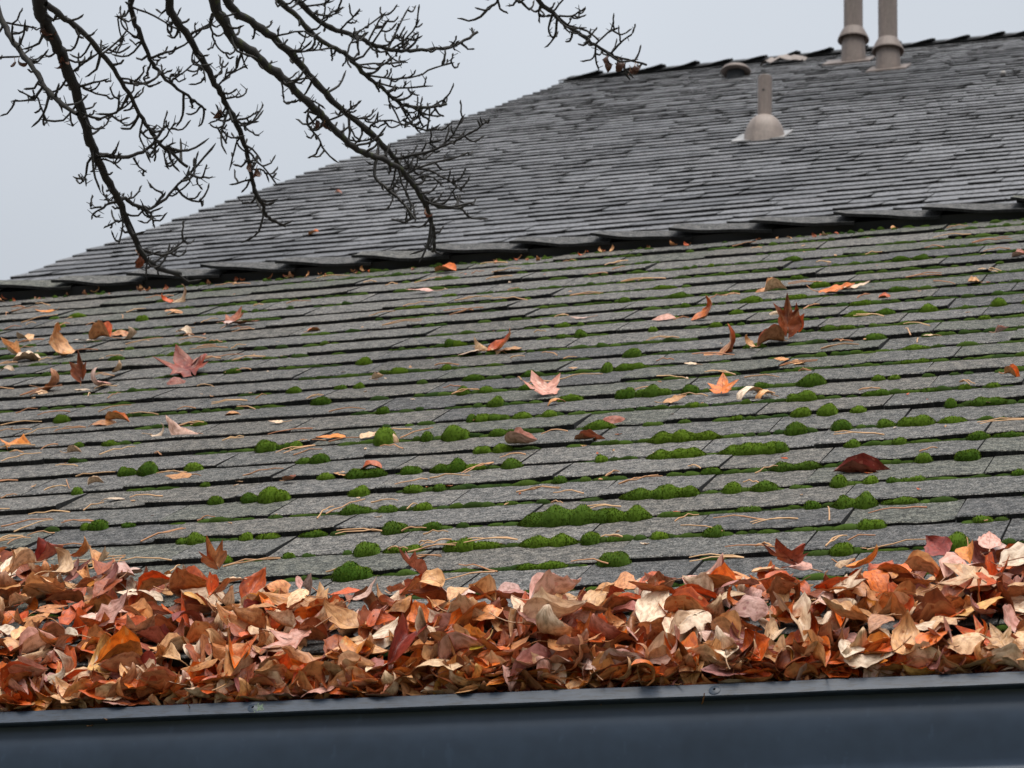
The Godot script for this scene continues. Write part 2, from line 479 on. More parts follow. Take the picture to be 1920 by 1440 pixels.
	for p in pts:
		var cr := Vector3(noise.get_noise_3d(p.x * 1500.0 + wr, p.y * 1500.0, p.z * 1100.0), noise.get_noise_3d(p.x * 1500.0, p.y * 1500.0 + wr, p.z * 1100.0), noise.get_noise_3d(p.x * 1500.0, p.y * 1500.0, p.z * 1100.0 + wr))
		var q2: Vector3 = t * (p + cr * crumple * size)
		upper.append(q2)
	var over := 0.0
	if keep_behind:
		for p in upper: over = maxf(over, p.z - LIP.y + (0.0165 if p.y < LIP.x - 0.001 else 0.0005))
		for k in upper.size(): upper[k] += Vector3(0, over * 0.25, -over)
		t.origin += Vector3(0, over * 0.25, -over)
	var k0 := b.v.size()
	# rows run along z, columns run towards -x: (-x) x z = +y
	b.grid(upper, q_n, r_n, uvs, cols)
	var lower := []
	for k in upper.size(): lower.append(upper[k] - b.n[k0 + k] * 0.0005)
	# the underside: mirrored order
	var lp := []; var lu := []; var lc := []
	for r in r_n:
		for q in range(q_n - 1, -1, -1):
			lp.append(lower[r * q_n + q]); lu.append(uvs[r * q_n + q]); lc.append(cols_b[r * q_n + q])
	b.grid(lp, q_n, r_n, lu, lc)
	# stalk
	if rng.randf() < stalks and form != "scroll":
		var sl := size * rng.randf_range(0.25, 0.5)
		var d0 := Vector3(0, -sin(ang[0]), -cos(ang[0]))
		var sp := [t * Vector3(0, 0.0003, 0.004)]; var sr := [0.0009]
		var side := Vector3(rng.randf_range(-0.4, 0.4), rng.randf_range(-0.1, 0.5), 0)
		for k in range(1, 5):
			var f := k / 4.0
			sp.append(t * (d0 * sl * f + side * sl * f * f)); sr.append(0.0009 - 0.0002 * f)
		var sc := lin(196, 150, 104).lerp(cf, 0.3)
		tube(b, sp, sr, 4, sc)

func leaf_object(parent_at: Transform3D, size: float, colour: String, form: String, label: String, group: String) -> MeshInstance3D:
	var b := Build.new(); b.use_color = true
	add_leaf(b, parent_at, size, colour, form)
	for k in b.v.size(): b.v[k] -= parent_at.origin
	var o := put(b.mesh(), "autumn_leaf", M.leaf[rng.randi() % 2], null, Transform3D(Basis.IDENTITY, parent_at.origin))
	tag(o, label, "leaf", group)
	return o

func resting(frame: Transform3D, u: float, h: float, v: float, tilt: float, spin: float, lean: float) -> Transform3D:
	var b := Basis(Vector3.UP, spin) * Basis(Vector3.RIGHT, tilt) * Basis(Vector3.BACK, lean)
	return frame * Transform3D(b, Vector3(u, h, -v))

# ------------------------------------------------------------------ moss
func add_moss(b: Build, at: Vector3, long: float, deep: float, high: float, blades: int, seed_: int) -> void:
	# a cushion along x, in roof axes
	var ph := float(seed_) * 1.7
	var nr := maxi(8, int(long / 0.006)); var nq := 9
	var lobes := maxf(1.0, round(long / 0.045))
	var lump := func(s: float) -> float: return (1.0 if lobes < 2.0 else 0.84 + 0.16 * cos((s + 1.0) * PI * lobes + PI)) * (1.0 - 0.30 * soft.get_noise_2d(s * long * 700.0 + ph * 77.0, ph * 40.0))
	var shade := lin(56, 82, 26).lerp(lin(88, 112, 34), rng.randf()) if blades > 40 else lin(46, 64, 28).lerp(lin(68, 88, 34), rng.randf())
	var pos := func(s: float, w: float) -> Vector3:     # s -1..1 along, w 0..1 over the back
		var e: float = pow(maxf(0.0, 1.0 - pow(absf(s), 2.3)), 0.55) * lump.call(s)
		var g: float = 1.0 + 0.10 * soft.get_noise_3d(s * long * 900.0, w * 60.0, ph * 30.0)
		return at + Vector3(s * long / 2, sin(w * PI) * high * e * g - 0.002, cos(w * PI) * deep * e * g)
	var p := []; var u := []; var c := []
	for r in nr + 1:
		for q in nq:
			p.append(pos.call(2.0 * r / nr - 1.0, 1.0 - float(q) / (nq - 1))); u.append(Vector2(0.5, 0.5))
			c.append(shade)
	b.grid(p, nq, nr + 1, u, c)
	for k in blades:
		var s := rng.randf_range(-0.98, 0.98); var w := rng.randf_range(0.02, 0.98)
		var o: Vector3 = pos.call(s, w)
		var out := ((o - at) * Vector3(0.25, 1, 1)).normalized()
		out += Vector3(rng.randf_range(-0.8, 0.8), rng.randf_range(-0.5, 0.8), rng.randf_range(-0.6, 0.6)) * 0.5
		out = out.normalized()
		var side := out.cross(Vector3(rng.randf_range(-1, 1), rng.randf_range(-1, 1), rng.randf_range(-1, 1))).normalized() * rng.randf_range(0.0006, 0.0011)
		var len := rng.randf_range(0.0010, 0.0024)
		var k1 := shade.lerp(lin(140, 158, 50), rng.randf() * (0.6 if blades > 40 else 0.25)) * rng.randf_range(0.8, 1.15)
		b.tri(o - side, o + side, o + out * len, out.lerp(((o - at)).normalized(), 0.5).normalized(), k1, k1)

func _ready() -> void:
	rng.seed = 20241107
	noise.seed = 5; noise.frequency = 0.02
	soft.seed = 8; soft.frequency = 0.02; soft.fractal_type = FastNoiseLite.FRACTAL_NONE
	up_a = Vector3(0, sin(PITCH), -cos(PITCH)); n_a = Vector3(0, cos(PITCH), sin(PITCH))
	setup_view()
	make_materials()
	print("materials ", Time.get_ticks_msec())
	build_ground()
	build_lower_house()
	print("lower ", Time.get_ticks_msec())
	build_upper_house()
	print("upper ", Time.get_ticks_msec())
	build_gutter()
	build_vents()
	build_tree()
	print("tree ", Time.get_ticks_msec())
	build_pile()
	print("pile ", Time.get_ticks_msec())
	build_roof_leaves()
	build_moss()
	print("moss ", Time.get_ticks_msec())
	build_needles()
	build_litter()
	print("done ", Time.get_ticks_msec())

func setup_view() -> void:
	var cam := Camera3D.new()
	cam.name = "camera"
	add_child(cam)
	var right := Vector3(0.95953238, 0.03918298, -0.27885892); var top := Vector3(0.06630406, 0.93099378, 0.35896288)
	cam.transform = Transform3D(Basis(right, top, right.cross(top)), EYE)
	var lens := CameraAttributesPhysical.new()
	lens.frustum_focal_length = 92.5; lens.frustum_focus_distance = 4.5; lens.exposure_aperture = 20.0
	lens.frustum_near = 0.05; lens.frustum_far = 400.0
	cam.attributes = lens
	cam.fov = 14.79; cam.near = 0.05; cam.far = 400.0
	cam.current = true
	var env := Environment.new()
	env.background_mode = Environment.BG_SKY
	env.tonemap_mode = Environment.TONE_MAPPER_LINEAR
	env.tonemap_exposure = 2.1
	env.sdfgi_enabled = true; env.ssao_enabled = true; env.ssil_enabled = true
	# an even overcast: brighter overhead than low down, faint soft folds of cloud
	var cl := FastNoiseLite.new(); cl.seed = 12; cl.frequency = 0.9; cl.fractal_octaves = 3
	var im := Image.create(512, 256, false, Image.FORMAT_RGBF)
	for y in 256:
		var el := PI * (0.5 - (y + 0.5) / 256.0)
		for x in 512:
			var az := TAU * (x + 0.5) / 512.0
			var d := Vector3(cos(az) * cos(el), sin(el), sin(az) * cos(el))
			var L := 0.495 * (1.0 + 2.0 * maxf(0.0, sin(el))) / 3.0
			var k := 1.0 + 0.08 * cl.get_noise_3d(d.x * 2.0, d.y * 3.0, d.z * 2.0) + 0.05 * cl.get_noise_3d(d.x * 7.0, d.y * 9.0, d.z * 7.0)
			var c := Color(0.93, 1.0, 1.10) * L * k
			if el < 0.0: c = Color(0.12, 0.12, 0.10)
			im.set_pixel(x, y, c)
	var pan := PanoramaSkyMaterial.new()
	pan.panorama = ImageTexture.create_from_image(im)
	var sky := Sky.new(); sky.sky_material = pan
	env.sky = sky
	var we := WorldEnvironment.new(); we.environment = env; we.name = "world"
	add_child(we)
	var sun := DirectionalLight3D.new()
	sun.name = "sun"
	sun.light_energy = 0.5; sun.light_angular_distance = 55.0; sun.light_color = Color(1.0, 0.97, 0.93)
	sun.shadow_enabled = true
	add_child(sun)
	sun.look_at_from_position(Vector3(1.6, 10, 3.4), Vector3.ZERO, Vector3.FORWARD)

func build_ground() -> void:
	var b := Build.new()
	b.quad(Vector3(-150, 0, 150), Vector3(150, 0, 150), Vector3(150, 0, -150), Vector3(-150, 0, -150), 1.0 / 300.0)
	var g := put(b.mesh(), "ground", M.lawn)
	g.set_meta("kind", "structure")

func see_left_a(v: float) -> float: return lerpf(-1.779, -3.595, (v - 3.505) / 3.949) - 0.02
func see_right_a(v: float) -> float: return lerpf(-0.404, -0.76, (v - 3.439) / 3.893) + 0.02

func build_lower_house() -> void:
	var house := thing("house_wing", Vector3(-2.0, 0, -5.5))
	tag(house, "lower house roof of grey mossy shingles above the leaf filled gutter", "roof")
	var off := Transform3D(Basis.IDENTITY, -house.position)
	var fr := off * roof_frame(-1.02845)
	# deck: a slab under the shingles, both slopes
	var b := Build.new()
	box_mesh(b, Vector3(-4.75, -0.03, -7.325), Vector3(0.75, -0.004, -3.64))
	var roof := put(b.mesh(), "roof", M.deck, house, fr)
	var far := Build.new()
	box_mesh(far, Vector3(-4.75, -0.03, -2.2), Vector3(0.75, 0.004, 0.0))
	put(far.mesh(), "far_slope", M.far_granule[1], roof, Transform3D(Basis(Vector3.RIGHT, -2.0 * PITCH), Vector3(0, -0.01, -7.33)))
	var le := func(v): return -4.6
	var ri := func(v): return 0.6
	lay_rows(roof, fr, TOP_A, EAVE_ROWS, le, ri, see_left_a, see_right_a, [0.165, 0.195, 0.225, 0.25, 0.28, 0.31], [0.0075, 0.0118], M.granule, func(r): return true)
	# last strip of shingle below the ridge vent
	lay_rows(roof, fr, TOP_A + ROW, 1, le, ri, see_left_a, see_right_a, [0.25, 0.28, 0.31], [0.006, 0.009], M.granule, func(r): return true)
	# ridge vent and caps
	put(box(Vector3(-4.7, 0.0, -7.335), Vector3(0.7, 0.027, -7.218)), "ridge_vent", M.vent_black, roof)
	var caps := []
	for k in 5: caps.append(cap_mesh(0.262, [0.018, 0.022, 0.026, 0.020, 0.016][k], false, k))
	var x := -4.62
	while x < 0.5:
		var t := Transform3D(Basis(Vector3.UP, rng.randf_range(-0.012, 0.012)), Vector3(x, rng.randf_range(-0.002, 0.003), -7.33 + rng.randf_range(-0.004, 0.004)))
		t.basis = t.basis * Basis(Vector3.BACK, -0.028)
		put(caps[rng.randi() % 5], "ridge_cap", [M.granule[[3, 5, 5, 4][rng.randi() % 4]], M.asphalt], roof, t)
		x += rng.randf_range(0.205, 0.22)
	# drip edge, fascia, soffit, wall
	put(box(Vector3(-4.75, 2.42, -3.63) - house.position, Vector3(0.75, 2.665, -3.602) - house.position), "fascia", M.gutter, house)
	put(box(Vector3(-4.75, 2.40, -4.05) - house.position, Vector3(0.75, 2.418, -3.63) - house.position), "soffit", M.wall, house)
	put(box(Vector3(-4.6, 0.0, -8.2) - house.position, Vector3(0.6, 2.40, -4.0) - house.position), "wall", M.wall, house)

func left_b(v: float) -> float: return lerpf(-5.33, -4.70, (v - 10.9) / 7.67)

func build_upper_house() -> void:
	var house := thing("house", Vector3(-2.6, 0, -13.0))
	tag(house, "taller house behind with dark grey shingle roof rising to the pipes", "house")
	var off := Transform3D(Basis.IDENTITY, -house.position)
	var fr := off * roof_frame(-1.5)
	var b := Build.new()
	# the deck follows the slanting left edge
	var v0 := 9.6; var v1 := 18.52
	var pts := [Vector3(left_b(v0) + 0.02, -0.004, -v0), Vector3(0.3, -0.004, -v0), Vector3(0.3, -0.004, -v1), Vector3(left_b(v1) + 0.02, -0.004, -v1)]
	b.quad(pts[0], pts[1], pts[2], pts[3])
	var d := Vector3(0, -0.12, 0)
	b.quad(pts[0] + d, pts[0], pts[3], pts[3] + d); b.quad(pts[0] + d, pts[1] + d, pts[1], pts[0]); b.quad(pts[3] + d, pts[2] + d, pts[1] + d, pts[0] + d)
	b.quad(pts[1] + d, pts[2] + d, pts[2], pts[1])
	var roof := put(b.mesh(), "roof", M.asphalt, house, fr)
	var bb := Build.new()
	box_mesh(bb, Vector3(-4.66, -0.03, -6.0), Vector3(0.3, 0.004, 0.0))
	put(bb.mesh(), "far_slope", M.far_granule[1], roof, Transform3D(Basis(Vector3.RIGHT, -2.0 * PITCH), Vector3(0, -0.012, -18.51)))
	var sl := func(v): return left_b(v) - 0.1
	var sr := func(v): return lerpf(-1.05, -1.78, (v - 10.5) / 7.8)
	var ri := func(v): return 0.2
	var rows := 60
	lay_rows(roof, fr, 18.44, rows, left_b, ri, sl, sr, [0.13, 0.16, 0.19, 0.22, 0.26], [0.0095, 0.0135], M.far_granule, func(r): return r >= 41 and r < 58, 0.035)
	var caps := []
	for k in 4: caps.append(cap_mesh(0.27, [0.020, 0.028, 0.032, 0.024][k], true, k))
	var x := -4.50
	while x < 0.2:
		put(caps[rng.randi() % 4], "ridge_cap", [M.far_granule[3], M.asphalt], roof, Transform3D(Basis(Vector3.BACK, 0.05), Vector3(x, 0.0, -18.50)))
		x += rng.randf_range(0.2, 0.225)
	put(box(Vector3(-4.72, -0.01, -18.51), Vector3(0.25, 0.032, -18.40)), "ridge_vent", M.vent_black, roof)
	put(box(Vector3(-5.0, 0, -16.0) - house.position, Vector3(0.2, 4.6, -9.6) - house.position), "wall", M.wall, house)

func on_b(u: float, v: float) -> Vector3: return roof_frame(-1.5) * Vector3(u, 0.0, -v)

func build_vents() -> void:
	# plumbing pipe with its domed boot
	var p := on_b(-2.642, 13.95)
	var t := thing("vent_pipe", p)
	tag(t, "short slender pale vent pipe with a rounded boot, lowest on the upper roof", "pipe")
	put(lathe([Vector2(0.0, 0.338), Vector2(0.030, 0.338), Vector2(0.0345, 0.333), Vector2(0.0345, 0.0)]), "pipe", M.pipe, t)
	var hole := Build.new(); tube(hole, [Vector3(0, 0.25, 0.03), Vector3(0, 0.25, 0.0358)], [0.006, 0.006], 8); hole.quad(Vector3(-0.004, 0.246, 0.0357), Vector3(0.004, 0.246, 0.0357), Vector3(0.004, 0.254, 0.0357), Vector3(-0.004, 0.254, 0.0357))
	put(hole.mesh(), "bolt", M.vent_black, t)
	var boot := lathe([Vector2(0.036, 0.118), Vector2(0.052, 0.112), Vector2(0.070, 0.094), Vector2(0.086, 0.064), Vector2(0.096, 0.03), Vector2(0.104, -0.06)])
	put(boot, "boot", M.boot, t)
	var fl := Build.new()
	box_mesh(fl, Vector3(-0.145, -0.002, -0.2), Vector3(0.112, 0.0165, 0.10))
	put(fl.mesh(), "flashing", M.flashing, t, Transform3D(roof_frame(0).basis, Vector3.ZERO))
	# two tall flues with storm collars
	for k in 2:
		var q: Vector3 = [on_b(-2.79, 17.86), on_b(-2.475, 17.10)][k]
		var r: float = [0.058, 0.056][k]
		var f := thing("flue_pipe", q)
		tag(f, ["thick grey vent flue with a collar near its top and standing at the ridge", "thick plain grey vent flue standing just right of its twin at the ridge"][k], "pipe")
		put(lathe([Vector2(r, 1.25), Vector2(r, 0.12)]), "pipe", M.pipe, f)
		put(lathe([Vector2(r + 0.001, 0.225 - 0.03 * k), Vector2(r + 0.006, 0.222 - 0.03 * k), Vector2(r + 0.020, 0.195 - 0.03 * k), Vector2(r + 0.036, 0.158 - 0.03 * k), Vector2(r + 0.038, 0.146 - 0.03 * k), Vector2(r + 0.034, 0.146 - 0.03 * k), Vector2(r + 0.012, 0.166 - 0.03 * k)]), "storm_collar", M.pipe, f)
		put(lathe([Vector2(r + 0.006, 0.19), Vector2(r + 0.013, 0.12), Vector2(r + 0.021, -0.1)]), "flue_base", M.pipe, f)
		var g := Build.new()
		box_mesh(g, Vector3(-0.17 if k == 0 else -0.11, 0.0, -0.12), Vector3(0.12, 0.016, 0.14))
		put(g.mesh(), "flashing", M.pipe, f, Transform3D(roof_frame(0).basis, Vector3.ZERO))
		if k == 0:
			put(lathe([Vector2(r + 0.001, 0.645), Vector2(r + 0.02, 0.615), Vector2(r + 0.036, 0.578), Vector2(r + 0.038, 0.566), Vector2(r + 0.03, 0.566), Vector2(r + 0.004, 0.60)]), "upper_collar", M.pipe, f)
	# low mushroom vent by the ridge
	var m := thing("roof_vent", on_b(-3.45, 17.5))
	tag(m, "low brownish mushroom vent with a dark throat beside the ridge", "vent")
	put(lathe([Vector2(0.0, 0.088), Vector2(0.045, 0.083), Vector2(0.078, 0.068), Vector2(0.092, 0.048), Vector2(0.09, 0.042), Vector2(0.05, 0.044)]), "cap", M.pipe, m)
	put(lathe([Vector2(0.052, 0.06), Vector2(0.055, -0.04)]), "throat", M.vent_black, m)
	var s := thing("bent_flashing", on_b(-3.27, 18.15))
	tag(s, "crumpled pale piece of flashing poking up at the ridge", "flashing")
	var fb := Build.new()
	var fp := []; var fu := []; var fc := []
	for r in 7:
		for q in 9:
			var xx := (q - 4) * 0.032; var zz := (r - 3) * 0.035
			fp.append(Vector3(xx, 0.052 - xx * xx * 1.6 + 0.012 * sin(q * 1.9 + r) - 0.62 * zz, zz + 0.015 * sin(q * 2.3))); fu.append(Vector2(xx, zz)); fc.append(Color.WHITE)
	# rows run towards +z: x cross z looks down, so turn the columns
	var turned := []
	for r in 7:
		for q in range(8, -1, -1): turned.append(fp[r * 9 + q])
	fb.grid(turned, 9, 7, fu, fc)
	put(fb.mesh(), "sheet", M.boot, s)
	var peb := put(lathe([Vector2(0.0, 0.03), Vector2(0.012, 0.028), Vector2(0.018, 0.018), Vector2(0.015, 0.004), Vector2(0.0, 0.0)], 12), "pebble", M.flashing, null, Transform3D(Basis.IDENTITY, on_b(-1.696, 15.92) + n_a * 0.012))
	tag(peb, "tiny white pebble lying on the upper roof at the right", "pebble")

func build_gutter() -> void:
	var g := thing("gutter", Vector3(-1.1, LIP.x, LIP.y))
	tag(g, "slate blue painted gutter brimming with leaves along the eave", "gutter")
	var x0 := -3.6; var x1 := 1.7
	var run := func(prof: Array, called: String, mat, rounding: bool) -> void:
		var b := Build.new()
		var segs := 64
		for k in prof.size() - 1:
			var a: Vector2 = prof[k]; var c: Vector2 = prof[k + 1]
			for s in segs:
				var xa := lerpf(x0, x1, float(s) / segs); var xb := lerpf(x0, x1, float(s + 1) / segs)
				var wa := Vector3(0, 0.0011 * noise.get_noise_2d(xa * 260.0, 3.0), 0.0009 * noise.get_noise_2d(xa * 300.0, 90.0)); var wb := Vector3(0, 0.0011 * noise.get_noise_2d(xb * 260.0, 3.0), 0.0009 * noise.get_noise_2d(xb * 300.0, 90.0))
				# the profile runs downwards on the outside: left to right, bottom to top is anticlockwise
				b.quad(Vector3(xa, c.y, c.x) + wa, Vector3(xb, c.y, c.x) + wb, Vector3(xb, a.y, a.x) + wb, Vector3(xa, a.y, a.x) + wa)
		if rounding:
			b = Build.new()
			var p := []; var u := []; var c2 := []
			for k in range(prof.size() - 1, -1, -1):
				for s in segs + 1:
					var xa := lerpf(x0, x1, float(s) / segs)
					p.append(Vector3(xa, prof[k].y + 0.0011 * noise.get_noise_2d(xa * 260.0, 3.0), prof[k].x + 0.0009 * noise.get_noise_2d(xa * 300.0, 90.0))); u.append(Vector2(xa, prof[k].y)); c2.append(Color.WHITE)
			b.grid(p, segs + 1, prof.size(), u, c2)
		put(b.mesh(), called, mat, g)
	run.call([Vector2(-0.014, -0.012), Vector2(-0.0145, -0.001), Vector2(-0.0135, 0.0004), Vector2(-0.0098, 0.0006), Vector2(-0.0082, -0.0004), Vector2(-0.0074, -0.0020), Vector2(0.0016, -0.0175), Vector2(0.0006, -0.0192), Vector2(-0.0014, -0.02), Vector2(-0.0125, -0.0206)], "lip", M.gutter_lip, false)
	run.call([Vector2(-0.0125, -0.0206), Vector2(-0.0152, -0.024), Vector2(-0.0155, -0.030), Vector2(-0.0142, -0.036), Vector2(-0.0126, -0.042), Vector2(-0.0118, -0.050), Vector2(-0.0124, -0.060), Vector2(-0.0138, -0.071), Vector2(-0.0156, -0.082), Vector2(-0.0176, -0.093), Vector2(-0.0196, -0.103), Vector2(-0.0208, -0.111), Vector2(-0.0200, -0.117), Vector2(-0.0145, -0.1195), Vector2(-0.0065, -0.1205), Vector2(-0.0028, -0.1225), Vector2(-0.0012, -0.126), Vector2(-0.002, -0.13), Vector2(-0.006, -0.133), Vector2(-0.02, -0.134), Vector2(-0.118, -0.136)], "front_panel", M.gutter, true)
	put(box(Vector3(x0, -0.136, -0.121), Vector3(x1, 0.03, -0.1185)), "back_panel", M.gutter, g)
	# hanger screws on the lip
	for x in [-0.303, 0.31]:
		var sc := lathe([Vector2(0.0, 0.0016), Vector2(0.003, 0.0016), Vector2(0.0042, 0.0009), Vector2(0.0062, 0.0007), Vector2(0.0075, 0.0)], 18)
		put(sc, "screw", M.gutter_lip, g, Transform3D(Basis(Vector3.RIGHT, PI / 2 - 0.53), Vector3(x, -0.0098, -0.0026)))
	var l := Build.new()
	for k in 46:
		var dy := clampf(rng.randfn() * 0.003, -0.006, 0.007)
		var o := Vector3(-0.2945 + rng.randfn() * 0.0030, -0.0105 + dy, -0.0024 - dy * 0.58)
		var s := rng.randf_range(0.0008, 0.002)
		l.tri(o + Vector3(-s, -s, 0), o + Vector3(s, -s, 0), o + Vector3(rng.randf_range(-s, s), s, rng.randf_range(0.0005, 0.002)), Vector3(0, 0.3, 1).normalized(), Color.WHITE, Color.WHITE)
	put(l.mesh(), "lichen", M.lichen, g)

func build_tree() -> void:
	var base := Vector3(-3.9, 0, -2.5)
	var tree := thing("bare_tree", base)
	tag(tree, "bare tree whose dark knobbly branches hang before the sky and roof", "tree")
	var b := Build.new()
	var tp := smooth_path([Vector3(0, -0.05, 0), Vector3(0.05, 1.2, -0.05), Vector3(-0.05, 2.5, -0.15), Vector3(0.0, 3.8, -0.2), Vector3(0.1, 5.2, -0.4)], 4, 0.01)
	var tr := []
	for k in tp.size(): tr.append(lerpf(0.17, 0.09, float(k) / tp.size()) * (1.35 if k == 0 else 1.0))
	tube(b, tp, tr, 12, Color.WHITE, 0.08)
	put(b.mesh(), "trunk", M.bark[0], tree)
	# boughs above the view that carry the hanging branches
	var ends := []
	for br in BRANCHES: ends.append(br[3][0])
	var bough_pts := smooth_path([Vector3(0.1, 4.7, -0.35), Vector3(0.9, 5.3, -1.3), Vector3(1.6, 5.55, -2.2), Vector3(2.3, 5.5, -2.9), Vector3(3.1, 5.25, -3.3)], 6, 0.008)
	var rr := []
	for k in bough_pts.size(): rr.append(lerpf(0.075, 0.02, float(k) / (bough_pts.size() - 1)))
	b = Build.new(); tube(b, bough_pts, rr, 10, Color.WHITE, 0.06)
	put(b.mesh(), "bough", M.bark[0], tree)
	var nodes := {}
	for br in BRANCHES:
		var p := []
		# join to the nearest place on the bough unless the branch forks from another branch
		if br[0] in ["L1"]: pass
		else:
			var first: Vector3 = br[3][0] - base
			var near: Vector3 = bough_pts[0]
			for q in bough_pts:
				if q.distance_to(first) < near.distance_to(first): near = q
			p.append(near); p.append(near.lerp(first, 0.45) + Vector3(0, 0.06, 0))
		for q in br[3]: p.append(q - base)
		var sp := smooth_path(p, 4, 0.0022)
		var r := []
		for k in sp.size():
			var f := float(k) / (sp.size() - 1)
			r.append(1.34 * lerpf(br[1], br[2], pow(f, 0.8)) * (1.0 + 0.22 * maxf(0.0, noise.get_noise_2d(k * 90.0, br[1] * 9000.0)) + (0.18 if rng.randf() < 0.14 else 0.0)))
		b = Build.new(); tube(b, sp, r, 8, Color.WHITE, 0.1, 2.0)
		nodes[br[0]] = [put(b.mesh(), "branch", M.bark[1 if br[0] in ["L5", "L6", "L7"] else 0], tree), sp, r]
	var grow := func(owner: Array, pts: Array, r0: float, r1: float, spurs: int) -> void:
		var sp := smooth_path(pts, 3, 0.0013)
		var r := []
		for k in sp.size():
			var f := float(k) / (sp.size() - 1)
			r.append(1.3 * lerpf(r0, r1, f) * (1.0 + rng.randf_range(0.0, 0.18)))
		# swollen end bud
		r[r.size() - 1] = r1 * 0.6
		if r.size() > 3: r[r.size() - 2] = maxf(r1 * 1.9, 0.0021)
		var bb := Build.new(); tube(bb, sp, r, 6, Color.WHITE, 0.08, 2.0)
		for k in spurs:
			var at := rng.randi_range(1, sp.size() - 2)
			var dir := Vector3(rng.randf_range(-1, 1), rng.randf_range(-0.3, 1), rng.randf_range(-1, 1)).normalized()
			var ln := rng.randf_range(0.006, 0.02)
			tube(bb, [sp[at], sp[at] + dir * ln * 0.6, sp[at] + dir * ln], [r1 * 0.9, r1 * 0.8, r1 * 0.5], 5)
		put(bb.mesh(), "twig", M.bark[0], owner[0])
	for tw in TWIGS:
		var p := []
		for q in tw[3]: p.append(q - base)
		grow.call(nodes[tw[0]], p, tw[1], tw[2], rng.randi_range(2, 5))
		var whole := 0.0
		for q in p.size() - 1: whole += p[q].distance_to(p[q + 1])
		for q in int(whole / 0.022):
			var seg := rng.randi_range(0, p.size() - 2)
			var from: Vector3 = p[seg].lerp(p[seg + 1], rng.randf())
			var go: Vector3 = (p[seg + 1] - p[seg]).normalized()
			var sd := go.cross(Vector3(rng.randf_range(-1, 1), rng.randf_range(-1, 1), rng.randf_range(-1, 1))).normalized()
			var l2 := rng.randf_range(0.015, 0.05)
			grow.call(nodes[tw[0]], [from, from + (go * 0.6 + sd).normalized() * l2 * 0.5, from + (go * 0.5 + sd * 0.8 + Vector3(0, 0.5, 0)).normalized() * l2], 0.0016, 0.0011, rng.randi_range(0, 2))
	# shorter twigs all along, their tips turning up
	for key in nodes:
		var sp: Array = nodes[key][1]
		var step := 0.0
		for k in range(9 if key != "L1" else 3, sp.size() - 1):
			step += sp[k].distance_to(sp[k - 1])
			if step < 0.0135: continue
			step = rng.randf_range(-0.02, 0.012)
			var along: Vector3 = (sp[k + 1] - sp[k]).normalized()
			var side := along.cross(Vector3(rng.randf_range(-1, 1), rng.randf_range(-1, 1), rng.randf_range(-1, 1))).normalized()
			var ln := rng.randf_range(0.018, 0.05) * (1.0 if rng.randf() < 0.6 else 2.0)
			var p0: Vector3 = sp[k]
			var p1 := p0 + (along * 0.5 + side).normalized() * ln * 0.5
			var p2 := p1 + (along * 0.3 + side + Vector3(0, 0.8, 0)).normalized() * ln * 0.5
			grow.call(nodes[key], [p0, p1, p2], rng.randf_range(0.0017, 0.0024), 0.0012, rng.randi_range(0, 2))
	# withered leaves and seed bunches still hanging
	var hang := func(key: String, at: int, n: int, col: String) -> void:
		var sp: Array = nodes[key][1]
		at = mini(at, sp.size() - 1)
		for k in n:
			var bb := Build.new(); bb.use_color = true
			var spot: Vector3 = sp[at] + Vector3(rng.randf_range(-0.015, 0.015), rng.randf_range(-0.02, 0), rng.randf_range(-0.015, 0.015))
			var t := Transform3D(Basis(Vector3.UP, rng.randf() * TAU) * Basis(Vector3.RIGHT, rng.randf_range(1.1, 1.9)), spot)
			add_leaf(bb, t, rng.randf_range(0.022, 0.036), col, "curl")
			put(bb.mesh(), "withered_leaf", M.leaf[k % 2], nodes[key][0])
	for h in HANG: hang.call(h[0], h[1], h[2], h[3])

# height of the leaf heap over the lower roof's plane, u along the eave, v up the slope
func pile_end(u: float) -> float:
	return pile_line(u) - lerpf(0.05, 0.06, smoothstep(-1.95, -1.6, u))

func pile_line(u: float) -> float:
	var p: Array = PILE_TOP
	if u <= p[0].x: return p[0].y
	for k in p.size() - 1:
		if u < p[k + 1].x: return lerpf(p[k].y, p[k + 1].y, (u - p[k].x) / (p[k + 1].x - p[k].x))
	return p[p.size() - 1].y

func pile_height(u: float, v: float) -> float:
	var e := pile_end(u)
	var s := clampf((v - 3.455) / (e - 3.455), 0.0, 1.0)
	return lerpf(-0.002, 0.046, clampf(s / 0.8, 0.0, 1.0)) + 0.012 * noise.get_noise_2d(u * 380.0, v * 380.0) - 0.012 * smoothstep(0.75, 1.0, s)

